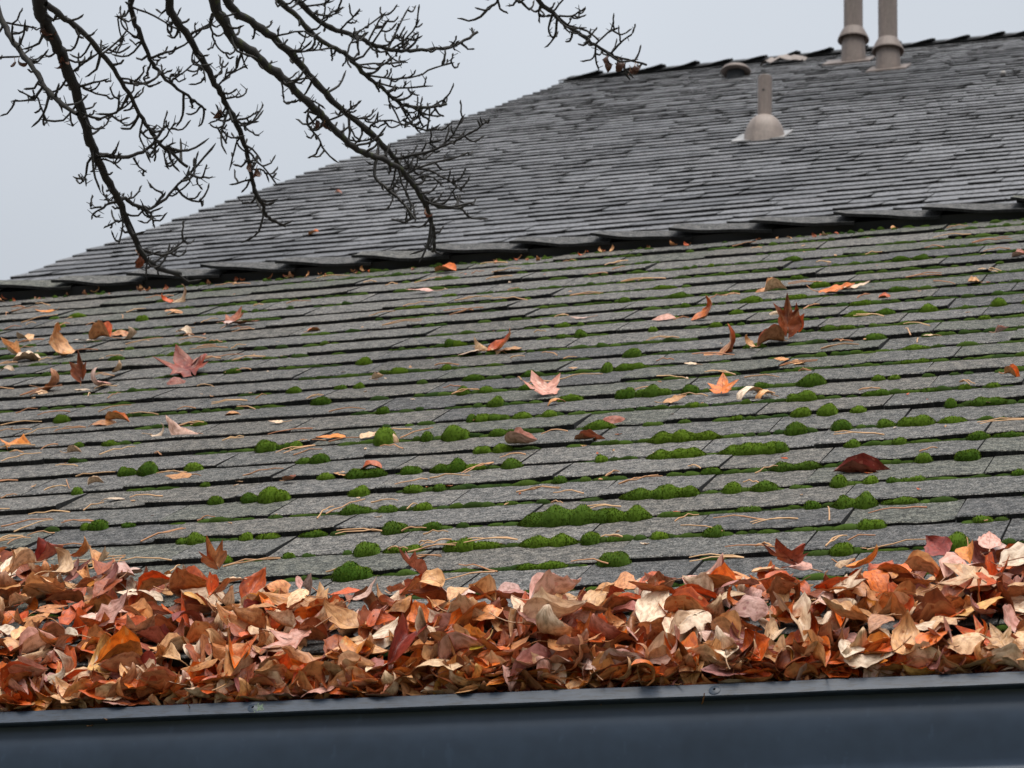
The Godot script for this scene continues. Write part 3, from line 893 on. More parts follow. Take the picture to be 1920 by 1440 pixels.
func build_pile() -> void:
	var fr := roof_frame(-1.02845)
	var kinds := ["rust", "rust", "rust", "rust", "rust", "orange", "orange", "orange", "orange", "brown", "brown", "tan", "tan", "tan", "tan", "tan", "tan", "tan", "cream", "cream", "cream", "cream", "pink", "pink", "pink", "mauve", "burgundy", "gold"]
	var forms := ["curl", "curl", "curl", "fold", "fold", "fold", "flat", "wave", "wave", "wave", "star", "wave"]
	# hidden layers: one mass
	var deep := Build.new(); deep.use_color = true
	keep_behind = true
	stalks = 0.12
	for k in 2100:
		var u := rng.randf_range(-2.5, 0.1)
		var e := pile_end(u)
		var v := rng.randf_range(3.46, e - 0.02)
		if k % 3 == 0: v = rng.randf_range(3.46, 3.56)
		var h := pile_height(u, v) - rng.randf_range(0.006, 0.042)
		if v > 3.6: h = maxf(h, 0.012)
		var col: String = kinds[rng.randi() % kinds.size()]
		if rng.randf() < 0.25: col = "brown"
		add_leaf(deep, resting(fr, u, h, v, rng.randf_range(-0.5, 0.5), rng.randf() * TAU, rng.randf_range(-0.5, 0.5)), rng.randf_range(0.045, 0.08), col, forms[rng.randi() % forms.size()])
	for k in 260:
		var u := rng.randf_range(-2.3, -0.1)
		add_leaf(deep, resting(fr, u, rng.randf_range(-0.030, -0.006), rng.randf_range(3.485, 3.54), rng.randf_range(-0.25, 0.25), rng.randf_range(0.4, 0.6) * PI * (1 if k % 2 else -1), rng.randf_range(-0.3, 0.3)), rng.randf_range(0.05, 0.075), kinds[rng.randi() % kinds.size()], "wave")
	for k in 420:
		var u := rng.randf_range(-2.3, -0.1)
		var v := 3.472 + absf(rng.randfn()) * 0.05
		add_leaf(deep, resting(fr, u, rng.randf_range(-0.024, 0.002), v, rng.randf_range(-0.45, 0.45), rng.randf_range(0.3, 0.7) * PI * (1 if k % 2 else -1), rng.randf_range(-0.4, 0.4)), rng.randf_range(0.045, 0.08), kinds[rng.randi() % kinds.size()], forms[rng.randi() % forms.size()])
	var mass := put(deep.mesh(), "fallen_leaves", M.leaf[0])
	tag(mass, "deep mass of rust and tan fallen leaves packed in the gutter", "leaves", "", "stuff")
	stalks = 0.6
	# the leaves on top, one by one
	var words := {"rust": "rust coloured", "orange": "bright orange", "brown": "dark brown", "tan": "tan", "cream": "cream", "pink": "pale pink", "mauve": "mauve", "burgundy": "burgundy", "gold": "golden"}
	var shape := {"curl": "curled leaf", "fold": "folded leaf", "flat": "flat leaf", "wave": "wavy leaf", "star": "lobed leaf", "round": "cupped leaf"}
	var total := 230
	var told := {}
	for k in total:
		# spread evenly: a jittered walk along the eave, four bands up the slope
		var band := k % 5
		var f := (float(k / 5) + rng.randf()) / (total / 5.0)
		var u0 := lerpf(-1.84, -0.37, f)
		var s := (band + rng.randf_range(0.1, 0.95)) / 5.0
		var e := pile_end(u0)
		var v := lerpf(3.462, e, s)
		var u := u0 + (v - 3.46) * lerpf(-0.5, -0.06, (u0 + 1.84) / 1.47)
		e = pile_end(u); v = lerpf(3.462, e, s)
		var h := pile_height(u, v) + rng.randf_range(-0.004, 0.012)
		h += 0.004
		var col: String = kinds[rng.randi() % kinds.size()]
		var fo: String = forms[rng.randi() % forms.size()]
		var size := rng.randf_range(0.050, 0.086) * (0.85 if band == 4 else 1.0)
		if rng.randf() < 0.10: size *= 1.25
		var tilt := rng.randfn() * 0.24; var lean := rng.randfn() * 0.30
		if band == 4:
			tilt = rng.randf_range(-0.2, 0.12); lean *= 0.6
			if fo == "star": fo = "wave"
		if rng.randf() < 0.3: lean += PI
		var third: String = ["far left end", "left part", "middle", "right part", "far right end"][clampi(int((u0 + 1.84) / 1.47 * 5.0), 0, 4)]
		var lie: String = ["at the gutter rim", "just behind the rim", "in mid heap", "high in the heap", "on the heap's upper edge"][band]
		var spin := rng.randf() * TAU
		if v < 3.56: spin = rng.randf_range(0.42, 1.58) * PI
		keep_behind = k % 29 != 0
		var said := "%s%s %s %s, %s" % ["small " if size < 0.06 else ("large " if size > 0.083 else ""), words[col], shape[fo], lie, third]
		told[said] = told.get(said, 0) + 1
		if told[said] > 1: said += ", %s such" % ordinal(told[said] - 1)
		leaf_object(resting(fr, u, h, v, tilt, spin, lean), size, col, fo, said, "leaves heaped in the gutter")
	keep_behind = true
	# a few that stand out
	var note := [[-1.80, 3.47, 0.085, "pink", "round", 0.2, "large pink rounded leaf at the rim, far left corner"],
		[-1.36, 3.60, 0.085, "pink", "star", 0.3, "pale lilac pink lobed leaf spread open in mid heap"],
		[-1.10, 3.545, 0.035, "yellow", "flat", 0.3, "small bright yellow leaf in the middle of the heap"],
		[-0.63, 3.62, 0.085, "cream", "scroll", 0.6, "cream leaf rolled like a cone, right part of the heap"],
		[-0.66, 3.50, 0.11, "tan", "curl", 0.3, "largest tan crinkled leaf near the rim, right of centre"],
		[-1.02, 3.475, 0.085, "tan", "fold", 0.5, "tan leaf standing at the rim with its long stalk upright"],
		[-1.60, 9.0, 0.085, "rust", "tall", -0.7, "large red brown leaf raised above the heap at left"],
		[-0.73, 9.0, 0.075, "burgundy", "star", -0.6, "dark red lobed leaf poking up from the heap, right side"],
		[-1.26, 9.0, 0.07, "mauve", "tall", -0.7, "mauve pink leaf standing at the top edge of the heap"]]
	for w in note:
		w[1] = minf(w[1], pile_end(w[0]) - 0.01)
		leaf_object(resting(fr, w[0], pile_height(w[0], w[1]) + 0.022, w[1], w[5], rng.randf_range(-0.8, 0.8), rng.randf_range(-0.3, 0.3)), w[2], w[3], w[4], w[6], "leaves heaped in the gutter")
	keep_behind = false

func build_roof_leaves() -> void:
	var fr := roof_frame(-1.02845)
	for l in ROOF_LEAVES:
		var size: float = l[2] * 1.22
		var form: String = l[4]
		var tilt := rng.randf_range(-0.15, 0.05); var spin := rng.randf_range(1.0, 2.1) * (1 if rng.randf() < 0.5 else -1); var lean := rng.randf_range(-0.25, 0.25)
		var h := 0.009
		if rng.randf() < 0.4 and form in ["flat", "fold", "curl"]: lean += PI; h += size * 0.1
		if form == "tall": tilt = -0.95; spin = rng.randf_range(2.8, 3.5)
		if form == "star": tilt = -0.22; spin = rng.randf_range(2.3, 4.0)
		if form == "fold" or form == "curl": h = 0.012; tilt = rng.randf_range(-0.25, 0.0)
		if form == "scroll": tilt = -0.05; spin = 1.5; lean = 0.2
		leaf_object(resting(fr, l[0] - sin(spin) * size * 0.5, h, l[1] - cos(spin) * size * 0.3, tilt, spin, lean), size, l[3], form, l[5], "leaves scattered on the lower roof")
	var fb := roof_frame(-1.5)
	leaf_object(resting(fb, -4.2, 0.012, 11.72, -0.2, 1.4, 0.2), 0.05, "orange", "round", "lone orange leaf on the upper roof above the ridge caps", "leaves on the upper roof")
	leaf_object(resting(fb, -4.57, 0.012, 13.2, -0.2, 1.2, 0.2), 0.04, "pink", "fold", "tiny pale leaf higher on the upper roof near the branches", "leaves on the upper roof")

func build_moss() -> void:
	var fr := roof_frame(-1.02845)
	var spots: Array = MOSS
	var in_row := {}
	for m in spots: in_row[m[0]] = in_row.get(m[0], 0) + 1
	var seen := {}
	var id := 0
	for m in spots:
		id += 1
		var nth: int = seen.get(m[0], 0); seen[m[0]] = nth + 1
		var high: float = clampf(m[3] * 0.80, 0.007, 0.028); var deep: float = clampf(m[3] * 1.0, 0.010, 0.032)
		var b := Build.new(); b.use_color = true
		add_moss(b, Vector3.ZERO, m[2], deep, high, int(clampf(m[2] * (deep + high) * 480000.0, 160, 3200)), id)
		var o := put(b.mesh(), "moss_cushion", M.moss, null, fr * Transform3D(Basis.IDENTITY, Vector3(m[1], 0.0055, -(TOP_A - ROW * m[0]) + deep * 0.3)))
		var look := "long moss roll" if m[2] > 0.075 else ("plump round moss cushion" if m[3] > 0.017 else ("low moss cushion" if m[2] > 0.035 else "small moss tuft"))
		tag(o, "%s, %s from left on the %s shingle row below the ridge" % [look, ordinal(nth), ordinal(m[0])], "moss", "moss cushions along the shingle edges")
	# thin moss that lines the shingle edges
	var film := Build.new(); film.use_color = true
	for r in EAVE_ROWS:
		var v := TOP_A - ROW * r
		var x := see_left_a(v) - 0.3
		while x < see_right_a(v) + 0.3:
			var d := noise.get_noise_2d(x * 160.0, r * 47.0) + 0.35 * noise.get_noise_2d(x * 900.0, r * 91.0)
			var share := smoothstep(see_left_a(v), see_right_a(v), x)
			if d > lerpf(0.14, -0.24, share):
				var h := rng.randf_range(0.004, 0.009)
				add_moss(film, fr * Vector3.ZERO * 0.0 + Vector3(x, 0.004, -v + rng.randf_range(-0.001, 0.004)), rng.randf_range(0.02, 0.055), rng.randf_range(0.006, 0.010), h, 38, rng.randi() % 1000)
			x += rng.randf_range(0.014, 0.034)
	# crumbs of moss and debris under the ridge caps
	for k in 130:
		add_moss(film, Vector3(rng.randf_range(-3.7, -0.6), 0.004, -7.2 + rng.randf_range(-0.01, 0.03)), rng.randf_range(0.01, 0.035), 0.007, rng.randf_range(0.004, 0.011), 14, k)
	var o := put(film.mesh(), "moss", M.moss, null, fr)
	tag(o, "thin dark green moss lining the shingle edges of the lower roof", "moss", "", "stuff")

func build_needles() -> void:
	var fr := roof_frame(-1.02845)
	var spots := []
	for k in 250:
		var s := rng.randf()
		var v := lerpf(3.98, 7.12, pow(s, 1.25))
		var f := pow(rng.randf(), 1.5)
		spots.append([int(round((TOP_A - v) / ROW)), lerpf(see_left_a(v), see_right_a(v), f), v])
	spots.sort_custom(func(a, b): return a[0] < b[0] or (a[0] == b[0] and a[1] < b[1]))
	var count := {}
	for s in spots:
		var nth: int = count.get(s[0], 0); count[s[0]] = nth + 1
		var b := Build.new(); b.use_color = true
		var ln := rng.randf_range(0.025, 0.095)
		var pair := 2 if rng.randf() < 0.35 else 1
		var tone := lin(222, 180, 132).lerp(lin(178, 116, 76), rng.randf()) * rng.randf_range(0.8, 1.1)
		var bow := rng.randf_range(-0.16, 0.16)
		for q in pair:
			var p := []; var r := []
			var yaw := q * rng.randf_range(0.06, 0.3)
			var kink := rng.randf_range(-0.2, 0.2)
			for k in 6:
				var f := k / 5.0
				p.append(Vector3(ln * f * cos(yaw), 0.0016 + 0.006 * sin(f * PI) * rng.randf_range(0.2, 1.0), ln * (f * sin(yaw) + bow * f * f * (1 - q * 0.5)) + (kink * ln * 0.4 * maxf(0, f - 0.5))))
				r.append(lerpf(0.0014, 0.0008, f))
			tube(b, p, r, 5, tone)
		var spin := rng.randfn() * 0.35 + 0.25
		if rng.randf() < 0.32: spin = rng.randf() * TAU
		if rng.randf() < 0.5: spin += PI
		var o := put(b.mesh(), "pine_needle", M.needle, null, resting(fr, s[1], 0.0105, s[2], rng.randf_range(-0.06, 0.06), spin, rng.randf_range(-0.02, 0.10)))
		tag(o, "dry %s pine needle, %s from left on the %s shingle row below the ridge" % ["forked" if pair == 2 else "thin", ordinal(mini(nth, 28)), ordinal(clampi(s[0], 0, 28))], "needle", "pine needles on the lower roof")

func build_litter() -> void:
	# leaf crumbs caught under the ridge vent on the left
	var fr := roof_frame(-1.02845)
	var b := Build.new(); b.use_color = true
	for k in 60:
		var u := -3.6 + pow(rng.randf(), 1.6) * 2.6
		add_leaf(b, resting(fr, u, 0.010, 7.17 + rng.randf_range(-0.03, 0.035), rng.randf_range(-0.4, 0.2), rng.randf() * TAU, rng.randf_range(-0.4, 0.4)), rng.randf_range(0.012, 0.03), ["rust", "brown", "tan", "brown"][k % 4], "curl")
	for k in 150:
		var v := rng.randf_range(4.0, 7.1)
		add_leaf(b, resting(fr, lerpf(see_left_a(v), see_right_a(v), rng.randf()), 0.0085, v, rng.randf_range(-0.2, 0.1), rng.randf() * TAU, rng.randf_range(-0.2, 0.2)), rng.randf_range(0.006, 0.013), ["tan", "cream", "rust", "tan"][k % 4], "flat")
	var o := put(b.mesh(), "leaf_litter", M.leaf[1])
	tag(o, "tiny brown leaf crumbs strewn over the shingles and under the ridge caps", "litter", "", "stuff")

# ------------------------------------------------------------------ places, in metres

var PILE_TOP := [Vector2(-2.096,4.21),Vector2(-1.998,4.2),Vector2(-1.758,4.054),Vector2(-1.67,4.005),Vector2(-1.594,3.96),Vector2(-1.436,3.863),Vector2(-1.308,3.839),Vector2(-1.244,3.888),Vector2(-1.144,3.809),Vector2(-1.024,3.787),Vector2(-0.961,3.84),Vector2(-0.89,3.86),Vector2(-0.739,3.845),Vector2(-0.595,3.859),Vector2(-0.462,3.961)]
var MOSS := [[2,-3.088,0.05,0.012],[2,-1.451,0.018,0.01],[2,-1.255,0.053,0.013],[3,-3.074,0.029,0.011],[3,-2.853,0.033,0.018],[3,-2.062,0.041,0.01],[3,-0.98,0.045,0.015],[3,-0.934,0.041,0.016],[4,-2.105,0.05,0.01],[4,-1.505,0.061,0.012],[4,-1.197,0.032,0.011],[5,-1.567,0.03,0.015],[5,-1.444,0.049,0.014],[5,-1.121,0.047,0.016],[6,-1.397,0.023,0.012],[6,-1.252,0.056,0.016],[6,-1.151,0.055,0.014],[6,-0.926,0.052,0.014],[7,-2.691,0.042,0.013],[7,-2.547,0.044,0.013],[7,-1.643,0.038,0.012],[7,-1.258,0.035,0.011],[7,-0.99,0.052,0.013],[8,-1.854,0.033,0.018],[8,-1.84,0.046,0.014],[8,-1.61,0.026,0.012],[8,-1.567,0.03,0.018],[8,-1.411,0.021,0.011],[8,-1.275,0.028,0.01],[8,-0.975,0.066,0.013],[8,-0.919,0.046,0.015],[8,-0.83,0.041,0.017],[8,-0.687,0.036,0.017],[8,-0.626,0.033,0.013],[9,-2.306,0.041,0.015],[9,-2.008,0.038,0.016],[9,-1.207,0.023,0.01],[9,-1.015,0.036,0.013],[9,-0.978,0.039,0.011],[9,-0.701,0.026,0.012],[10,-1.888,0.059,0.012],[10,-1.783,0.023,0.013],[10,-1.392,0.041,0.018],[10,-1.142,0.049,0.011],[10,-0.9,0.046,0.013],[11,-2.068,0.034,0.018],[11,-1.969,0.029,0.012],[11,-1.929,0.025,0.013],[11,-1.687,0.049,0.015],[11,-1.569,0.037,0.013],[11,-1.412,0.024,0.021],[11,-1.364,0.075,0.017],[11,-0.802,0.059,0.011],[12,-2.52,0.037,0.017],[12,-1.963,0.043,0.019],[12,-1.669,0.028,0.019],[12,-1.622,0.034,0.012],[12,-1.541,0.032,0.014],[12,-1.141,0.023,0.011],[12,-0.79,0.073,0.01],[13,-2.167,0.032,0.011],[13,-1.79,0.028,0.018],[13,-1.565,0.036,0.018],[13,-1.418,0.053,0.014],[13,-1.311,0.042,0.02],[13,-1.276,0.036,0.016],[13,-1.261,0.043,0.021],[13,-1.238,0.035,0.012],[13,-1.187,0.035,0.016],[13,-1.053,0.032,0.014],[13,-0.959,0.056,0.022],[13,-0.836,0.026,0.01],[13,-0.807,0.024,0.009],[14,-2.364,0.024,0.013],[14,-2.301,0.031,0.012],[14,-1.573,0.02,0.015],[14,-1.55,0.034,0.018],[14,-1.524,0.052,0.014],[14,-1.476,0.041,0.011],[14,-1.423,0.033,0.014],[14,-1.151,0.02,0.01],[14,-0.954,0.06,0.018],[14,-0.819,0.057,0.011],[14,-0.725,0.04,0.009],[14,-0.663,0.029,0.011],[14,-0.613,0.032,0.011],[15,-1.927,0.046,0.025],[15,-1.901,0.069,0.014],[15,-1.871,0.027,0.018],[15,-1.696,0.041,0.029],[15,-1.618,0.024,0.019],[15,-1.563,0.053,0.026],[15,-1.482,0.04,0.013],[15,-1.297,0.061,0.017],[15,-1.048,0.025,0.011],[15,-0.933,0.038,0.021],[15,-0.886,0.038,0.021],[15,-0.832,0.031,0.011],[15,-0.671,0.023,0.014],[15,-0.606,0.079,0.015],[16,-2.152,0.024,0.016],[16,-2.146,0.039,0.017],[16,-2.106,0.039,0.025],[16,-2.017,0.038,0.017],[16,-1.804,0.042,0.011],[16,-1.777,0.039,0.02],[16,-1.475,0.033,0.015],[16,-1.438,0.038,0.017],[16,-1.111,0.135,0.022],[16,-0.917,0.043,0.021],[16,-0.839,0.039,0.021],[16,-0.764,0.034,0.016],[16,-0.713,0.067,0.02],[16,-0.652,0.053,0.012],[17,-2.186,0.023,0.012],[17,-1.943,0.021,0.011],[17,-1.718,0.036,0.011],[17,-1.646,0.08,0.023],[17,-1.563,0.039,0.017],[17,-1.494,0.071,0.025],[17,-1.452,0.051,0.014],[17,-1.383,0.04,0.016],[17,-1.226,0.023,0.014],[17,-1.097,0.106,0.022],[17,-0.968,0.121,0.025],[17,-0.924,0.037,0.018],[17,-0.801,0.029,0.014],[17,-0.724,0.027,0.014],[17,-0.594,0.041,0.016],[17,-0.547,0.052,0.01],[18,-1.87,0.03,0.014],[18,-1.808,0.033,0.016],[18,-1.77,0.042,0.025],[18,-1.749,0.029,0.022],[18,-1.613,0.039,0.017],[18,-1.518,0.036,0.014],[18,-1.472,0.022,0.014],[18,-1.265,0.027,0.012],[18,-1.01,0.04,0.01],[18,-0.871,0.092,0.016],[18,-0.666,0.03,0.013],[18,-0.596,0.042,0.023],[19,-2.049,0.022,0.011],[19,-2.027,0.036,0.019],[19,-1.974,0.026,0.009],[19,-1.573,0.061,0.016],[19,-1.519,0.036,0.014],[19,-1.459,0.035,0.012],[19,-1.08,0.104,0.022],[19,-1.036,0.074,0.021],[19,-0.949,0.034,0.017],[19,-0.898,0.046,0.016],[19,-0.78,0.029,0.021],[19,-0.731,0.027,0.014],[19,-0.698,0.019,0.012],[19,-0.664,0.049,0.008],[19,-0.504,0.024,0.011],[20,-1.821,0.027,0.01],[20,-1.797,0.033,0.017],[20,-1.714,0.025,0.012],[20,-1.676,0.042,0.013],[20,-1.6,0.051,0.008],[20,-1.462,0.046,0.021],[20,-1.402,0.037,0.012],[20,-1.229,0.057,0.016],[20,-1.177,0.171,0.035],[20,-1.167,0.036,0.016],[20,-1.09,0.085,0.024],[20,-0.897,0.045,0.011],[20,-0.798,0.028,0.015],[20,-0.734,0.072,0.025],[20,-0.666,0.06,0.01],[21,-1.701,0.034,0.013],[21,-1.592,0.024,0.01],[21,-1.464,0.043,0.022],[21,-1.405,0.069,0.017],[21,-1.316,0.052,0.022],[21,-1.278,0.064,0.011],[21,-1.177,0.093,0.019],[21,-1.111,0.032,0.023],[21,-1.074,0.039,0.009],[21,-1.005,0.032,0.013],[21,-0.924,0.034,0.019],[21,-0.69,0.046,0.015],[21,-0.528,0.032,0.009],[22,-1.441,0.064,0.027],[22,-1.153,0.086,0.013],[22,-1.043,0.05,0.022],[22,-0.711,0.037,0.021],[22,-0.553,0.049,0.022]]
var ROOF_LEAVES := [[-1.26,6.415,0.074,"rust","fold","rust leaf folded upright with pale underside showing, under the ridge caps"],
[-1.065,6.316,0.077,"orange","flat","flat bright orange leaf lying by moss near the ridge caps"],
[-1.085,5.711,0.09,"brown","tall","tall reddish brown leaf cluster standing upright on the shingles"],
[-1.186,5.648,0.084,"rust","curl","rust leaf curled into an arch beside the tall upright leaf"],
[-1.017,5.482,0.047,"tan","flat","small tan orange leaf lying just below the tall upright leaf"],
[-1.742,5.824,0.067,"tan","fold","crumpled tan leaf touching a rust leaf in mid roof"],
[-1.698,5.831,0.067,"rust","curl","rust leaf crumpled against a tan leaf in mid roof"],
[-1.491,5.277,0.084,"pink","star","pale pink three pointed leaf lying open on the moss"],
[-1.118,5.185,0.062,"orange","star","orange pink lobed leaf beside a pale curled leaf"],
[-1.06,5.19,0.056,"cream","curl","pale curled leaf beside an orange pink lobed leaf"],
[-0.747,4.523,0.087,"burgundy","scroll","dark red leaf rolled into a long scroll on bare shingles"],
[-1.4,4.881,0.054,"pink","fold","pink brown folded leaf standing above a moss row"],
[-1.647,4.733,0.046,"rust","curl","small orange leaf arched over like a bridge"],
[-1.726,5.013,0.047,"tan","flat","pale tan oval leaf leaning on a round moss cushion"],
[-1.678,5.018,0.052,"tan","curl","tan leaf tipped beside the pale oval leaf"],
[-1.818,5.048,0.047,"gold","flat","tan orange leaf resting on top of a moss cushion"],
[-2.011,4.783,0.04,"orange","flat","orange leaf lying beside the paired round moss cushions"],
[-2.513,5.202,0.052,"gold","round","golden round leaf at the far left edge of the roof"],
[-2.381,5.318,0.066,"rust","curl","rust crumpled leaf standing among pine needles"],
[-2.134,5.339,0.044,"orange","curl","small bright orange crumpled leaf among thin needles"],
[-2.162,5.152,0.073,"pink","fold","mauve brown leaf with a curled pale side piece"],
[-2.677,5.781,0.076,"brown","curl","brown curled leaf with needles at its side, left part"],
[-2.653,5.79,0.067,"brown","tall","narrow brown leaf standing upright in the brown leaf cluster"],
[-2.593,5.782,0.069,"pink","curl","pink brown leaf cupped beside the upright brown leaf"],
[-2.422,5.772,0.114,"burgundy","star","dark burgundy lobed leaf lying open among needles"],
[-2.895,6.182,0.113,"tan","curl","long tan leaf lying along a shingle edge at left"],
[-3.006,6.208,0.069,"tan","fold","tan brown leaf cut by the left edge of the photo"],
[-2.862,6.405,0.063,"rust","fold","rust leaf tent shaped, left one of a pair"],
[-2.798,6.448,0.079,"rust","curl","rust leaf with a bright pale corner, right one of a pair"],
[-2.841,6.928,0.06,"tan","curl","tan arched leaf highest on the left of the roof"],
[-2.783,6.754,0.058,"orange","flat","orange tan leaf just below the highest tan arched leaf"],
[-2.541,6.445,0.063,"brown","star","red brown lobed leaf with thin stalk, left of centre"],
[-2.502,6.485,0.05,"brown","flat","red brown flat leaf right beside a red brown lobed leaf"],
[-3.222,6.932,0.044,"gold","flat","small yellow tan leaf near the ridge at far left"],
[-2.185,7.082,0.046,"orange","round","small orange leaf just below the ridge caps"],
[-2.159,6.767,0.057,"pink","flat","pinkish orange flat leaf on the third rows below the ridge"],
[-2.276,6.29,0.024,"orange","round","tiny orange leaf scrap beside a small moss tuft"],
[-1.299,6.027,0.074,"orange","curl","slender orange leaf curved upward right of centre"],
[-1.412,6.096,0.043,"pink","flat","pink brown leaf with yellow stem on the upper roof"],
[-1.618,6.165,0.037,"pink","flat","small pinkish leaf scrap on the upper middle roof"],
[-0.944,6.159,0.023,"rust","round","tiny rust leaf scrap below the flat orange leaf"],
[-0.767,6.273,0.023,"tan","round","tiny tan leaf scrap near the upper right of the roof"],
[-0.645,5.636,0.023,"pink","fold","small pale triangular leaf piece on the right side"],
[-0.584,5.225,0.03,"orange","fold","small orange tent shaped leaf at the right edge"],
[-0.696,6.569,0.033,"pink","fold","pale leaf scrap below the ridge at the far right"],
[-1.193,5.176,0.041,"tan","flat","tan leaf flake lying below two moss cushions"],
[-1.291,5.041,0.059,"burgundy","curl","shrivelled dark red leaf beside a moss strip"],
[-1.283,4.891,0.058,"brown","scroll","thin brown leaf rolled into a ring on the shingles"],
[-2.075,4.624,0.028,"cream","flat","cream leaf scrap on bare shingles at lower left"],
[-2.165,4.747,0.025,"cream","fold","tiny whitish leaf scrap at lower left"],
[-1.776,4.709,0.024,"brown","round","small brown leaf beside a round moss cushion"],
[-1.902,5.612,0.024,"cream","fold","small pale leaf scrap standing in mid roof"],
[-2.626,6.41,0.038,"cream","curl","small pale twisted leaf on the upper left roof"],
[-3.085,6.515,0.039,"tan","round","small tan leaf near the far left of the roof"],
[-2.925,6.056,0.034,"cream","curl","small cream leaf scrap under the long tan leaf"],
[-1.239,5.538,0.023,"cream","flat","tiny cream leaf scrap left of the arched rust leaf"],
[-2.336,5.053,0.024,"cream","fold","tiny pale leaf scrap beside twin moss tufts"],
[-1.16,6.046,0.027,"cream","fold","small cream leaf tip just above the tall upright leaf"],
[-2.076,7.314,0.017,"rust","fold","tiny rust leaf scrap caught against the ridge vent"],
[-1.214,6.34,0.042,"tan","fold","tan leaf tip tucked behind the folded rust leaf near the ridge"],
[-1.024,6.285,0.053,"cream","flat","thin cream leaf strip beside the flat bright orange leaf"],
[-1.11,5.72,0.051,"brown","fold","red brown leaf at the left foot of the tall upright leaf"],
[-1.07,5.762,0.06,"rust","tall","narrow rust leaf standing beside the tall upright leaf"],
[-1.054,5.495,0.031,"orange","flat","small orange leaf at the foot of the tall upright leaf"],
[-1.153,5.658,0.036,"tan","curl","small tan leaf at the end of the arched rust leaf"],
[-1.775,5.859,0.045,"cream","flat","cream leaf at the left end of the mid roof leaf cluster"],
[-1.683,5.849,0.049,"tan","flat","tan leaf at the right end of the mid roof leaf cluster"],
[-1.446,5.263,0.034,"orange","curl","orange scrap tucked beside the pale pink three pointed leaf"],
[-1.032,5.172,0.039,"tan","curl","tan leaf curled beside the pale curled leaf at right"],
[-2.366,5.343,0.045,"orange","fold","orange leaf piece beside the rust crumpled leaf among needles"],
[-2.21,5.174,0.035,"cream","curl","cream curled strip left of the mauve brown leaf"],
[-2.602,5.718,0.039,"cream","flat","cream flake at the foot of the upright brown leaf"],
[-2.689,5.745,0.05,"tan","curl","tan curled leaf at the left of the brown leaf cluster"],
[-2.383,5.77,0.064,"burgundy","curl","dark red curled leaf at the right of the burgundy lobed leaf"],
[-2.944,6.174,0.057,"cream","round","cream oval leaf left of the long tan leaf"],
[-2.885,6.4,0.043,"cream","flat","cream flake left of the tent shaped rust leaf"],
[-2.75,6.39,0.05,"cream","curl","cream leaf edge beside the rust leaf with pale corner"],
[-2.884,6.915,0.043,"rust","curl","small rust leaf left of the highest tan arched leaf"],
[-2.536,6.498,0.051,"pink","flat","pink leaf between two red brown leaves left of centre"],
[-2.592,5.92,0.04,"tan","curl","thin tan curled strip between brown and burgundy leaves"],
[-1.691,4.72,0.024,"tan","flat","small tan flake right of the small brown leaf"],
[-1.991,5.235,0.025,"cream","flat","small cream flake above the long moss at left of centre"],
[-1.481,5.578,0.023,"tan","flat","small tan flake near the centre of the roof"],
[-0.792,5.658,0.023,"tan","flat","small tan flake on the right side of the roof"]]
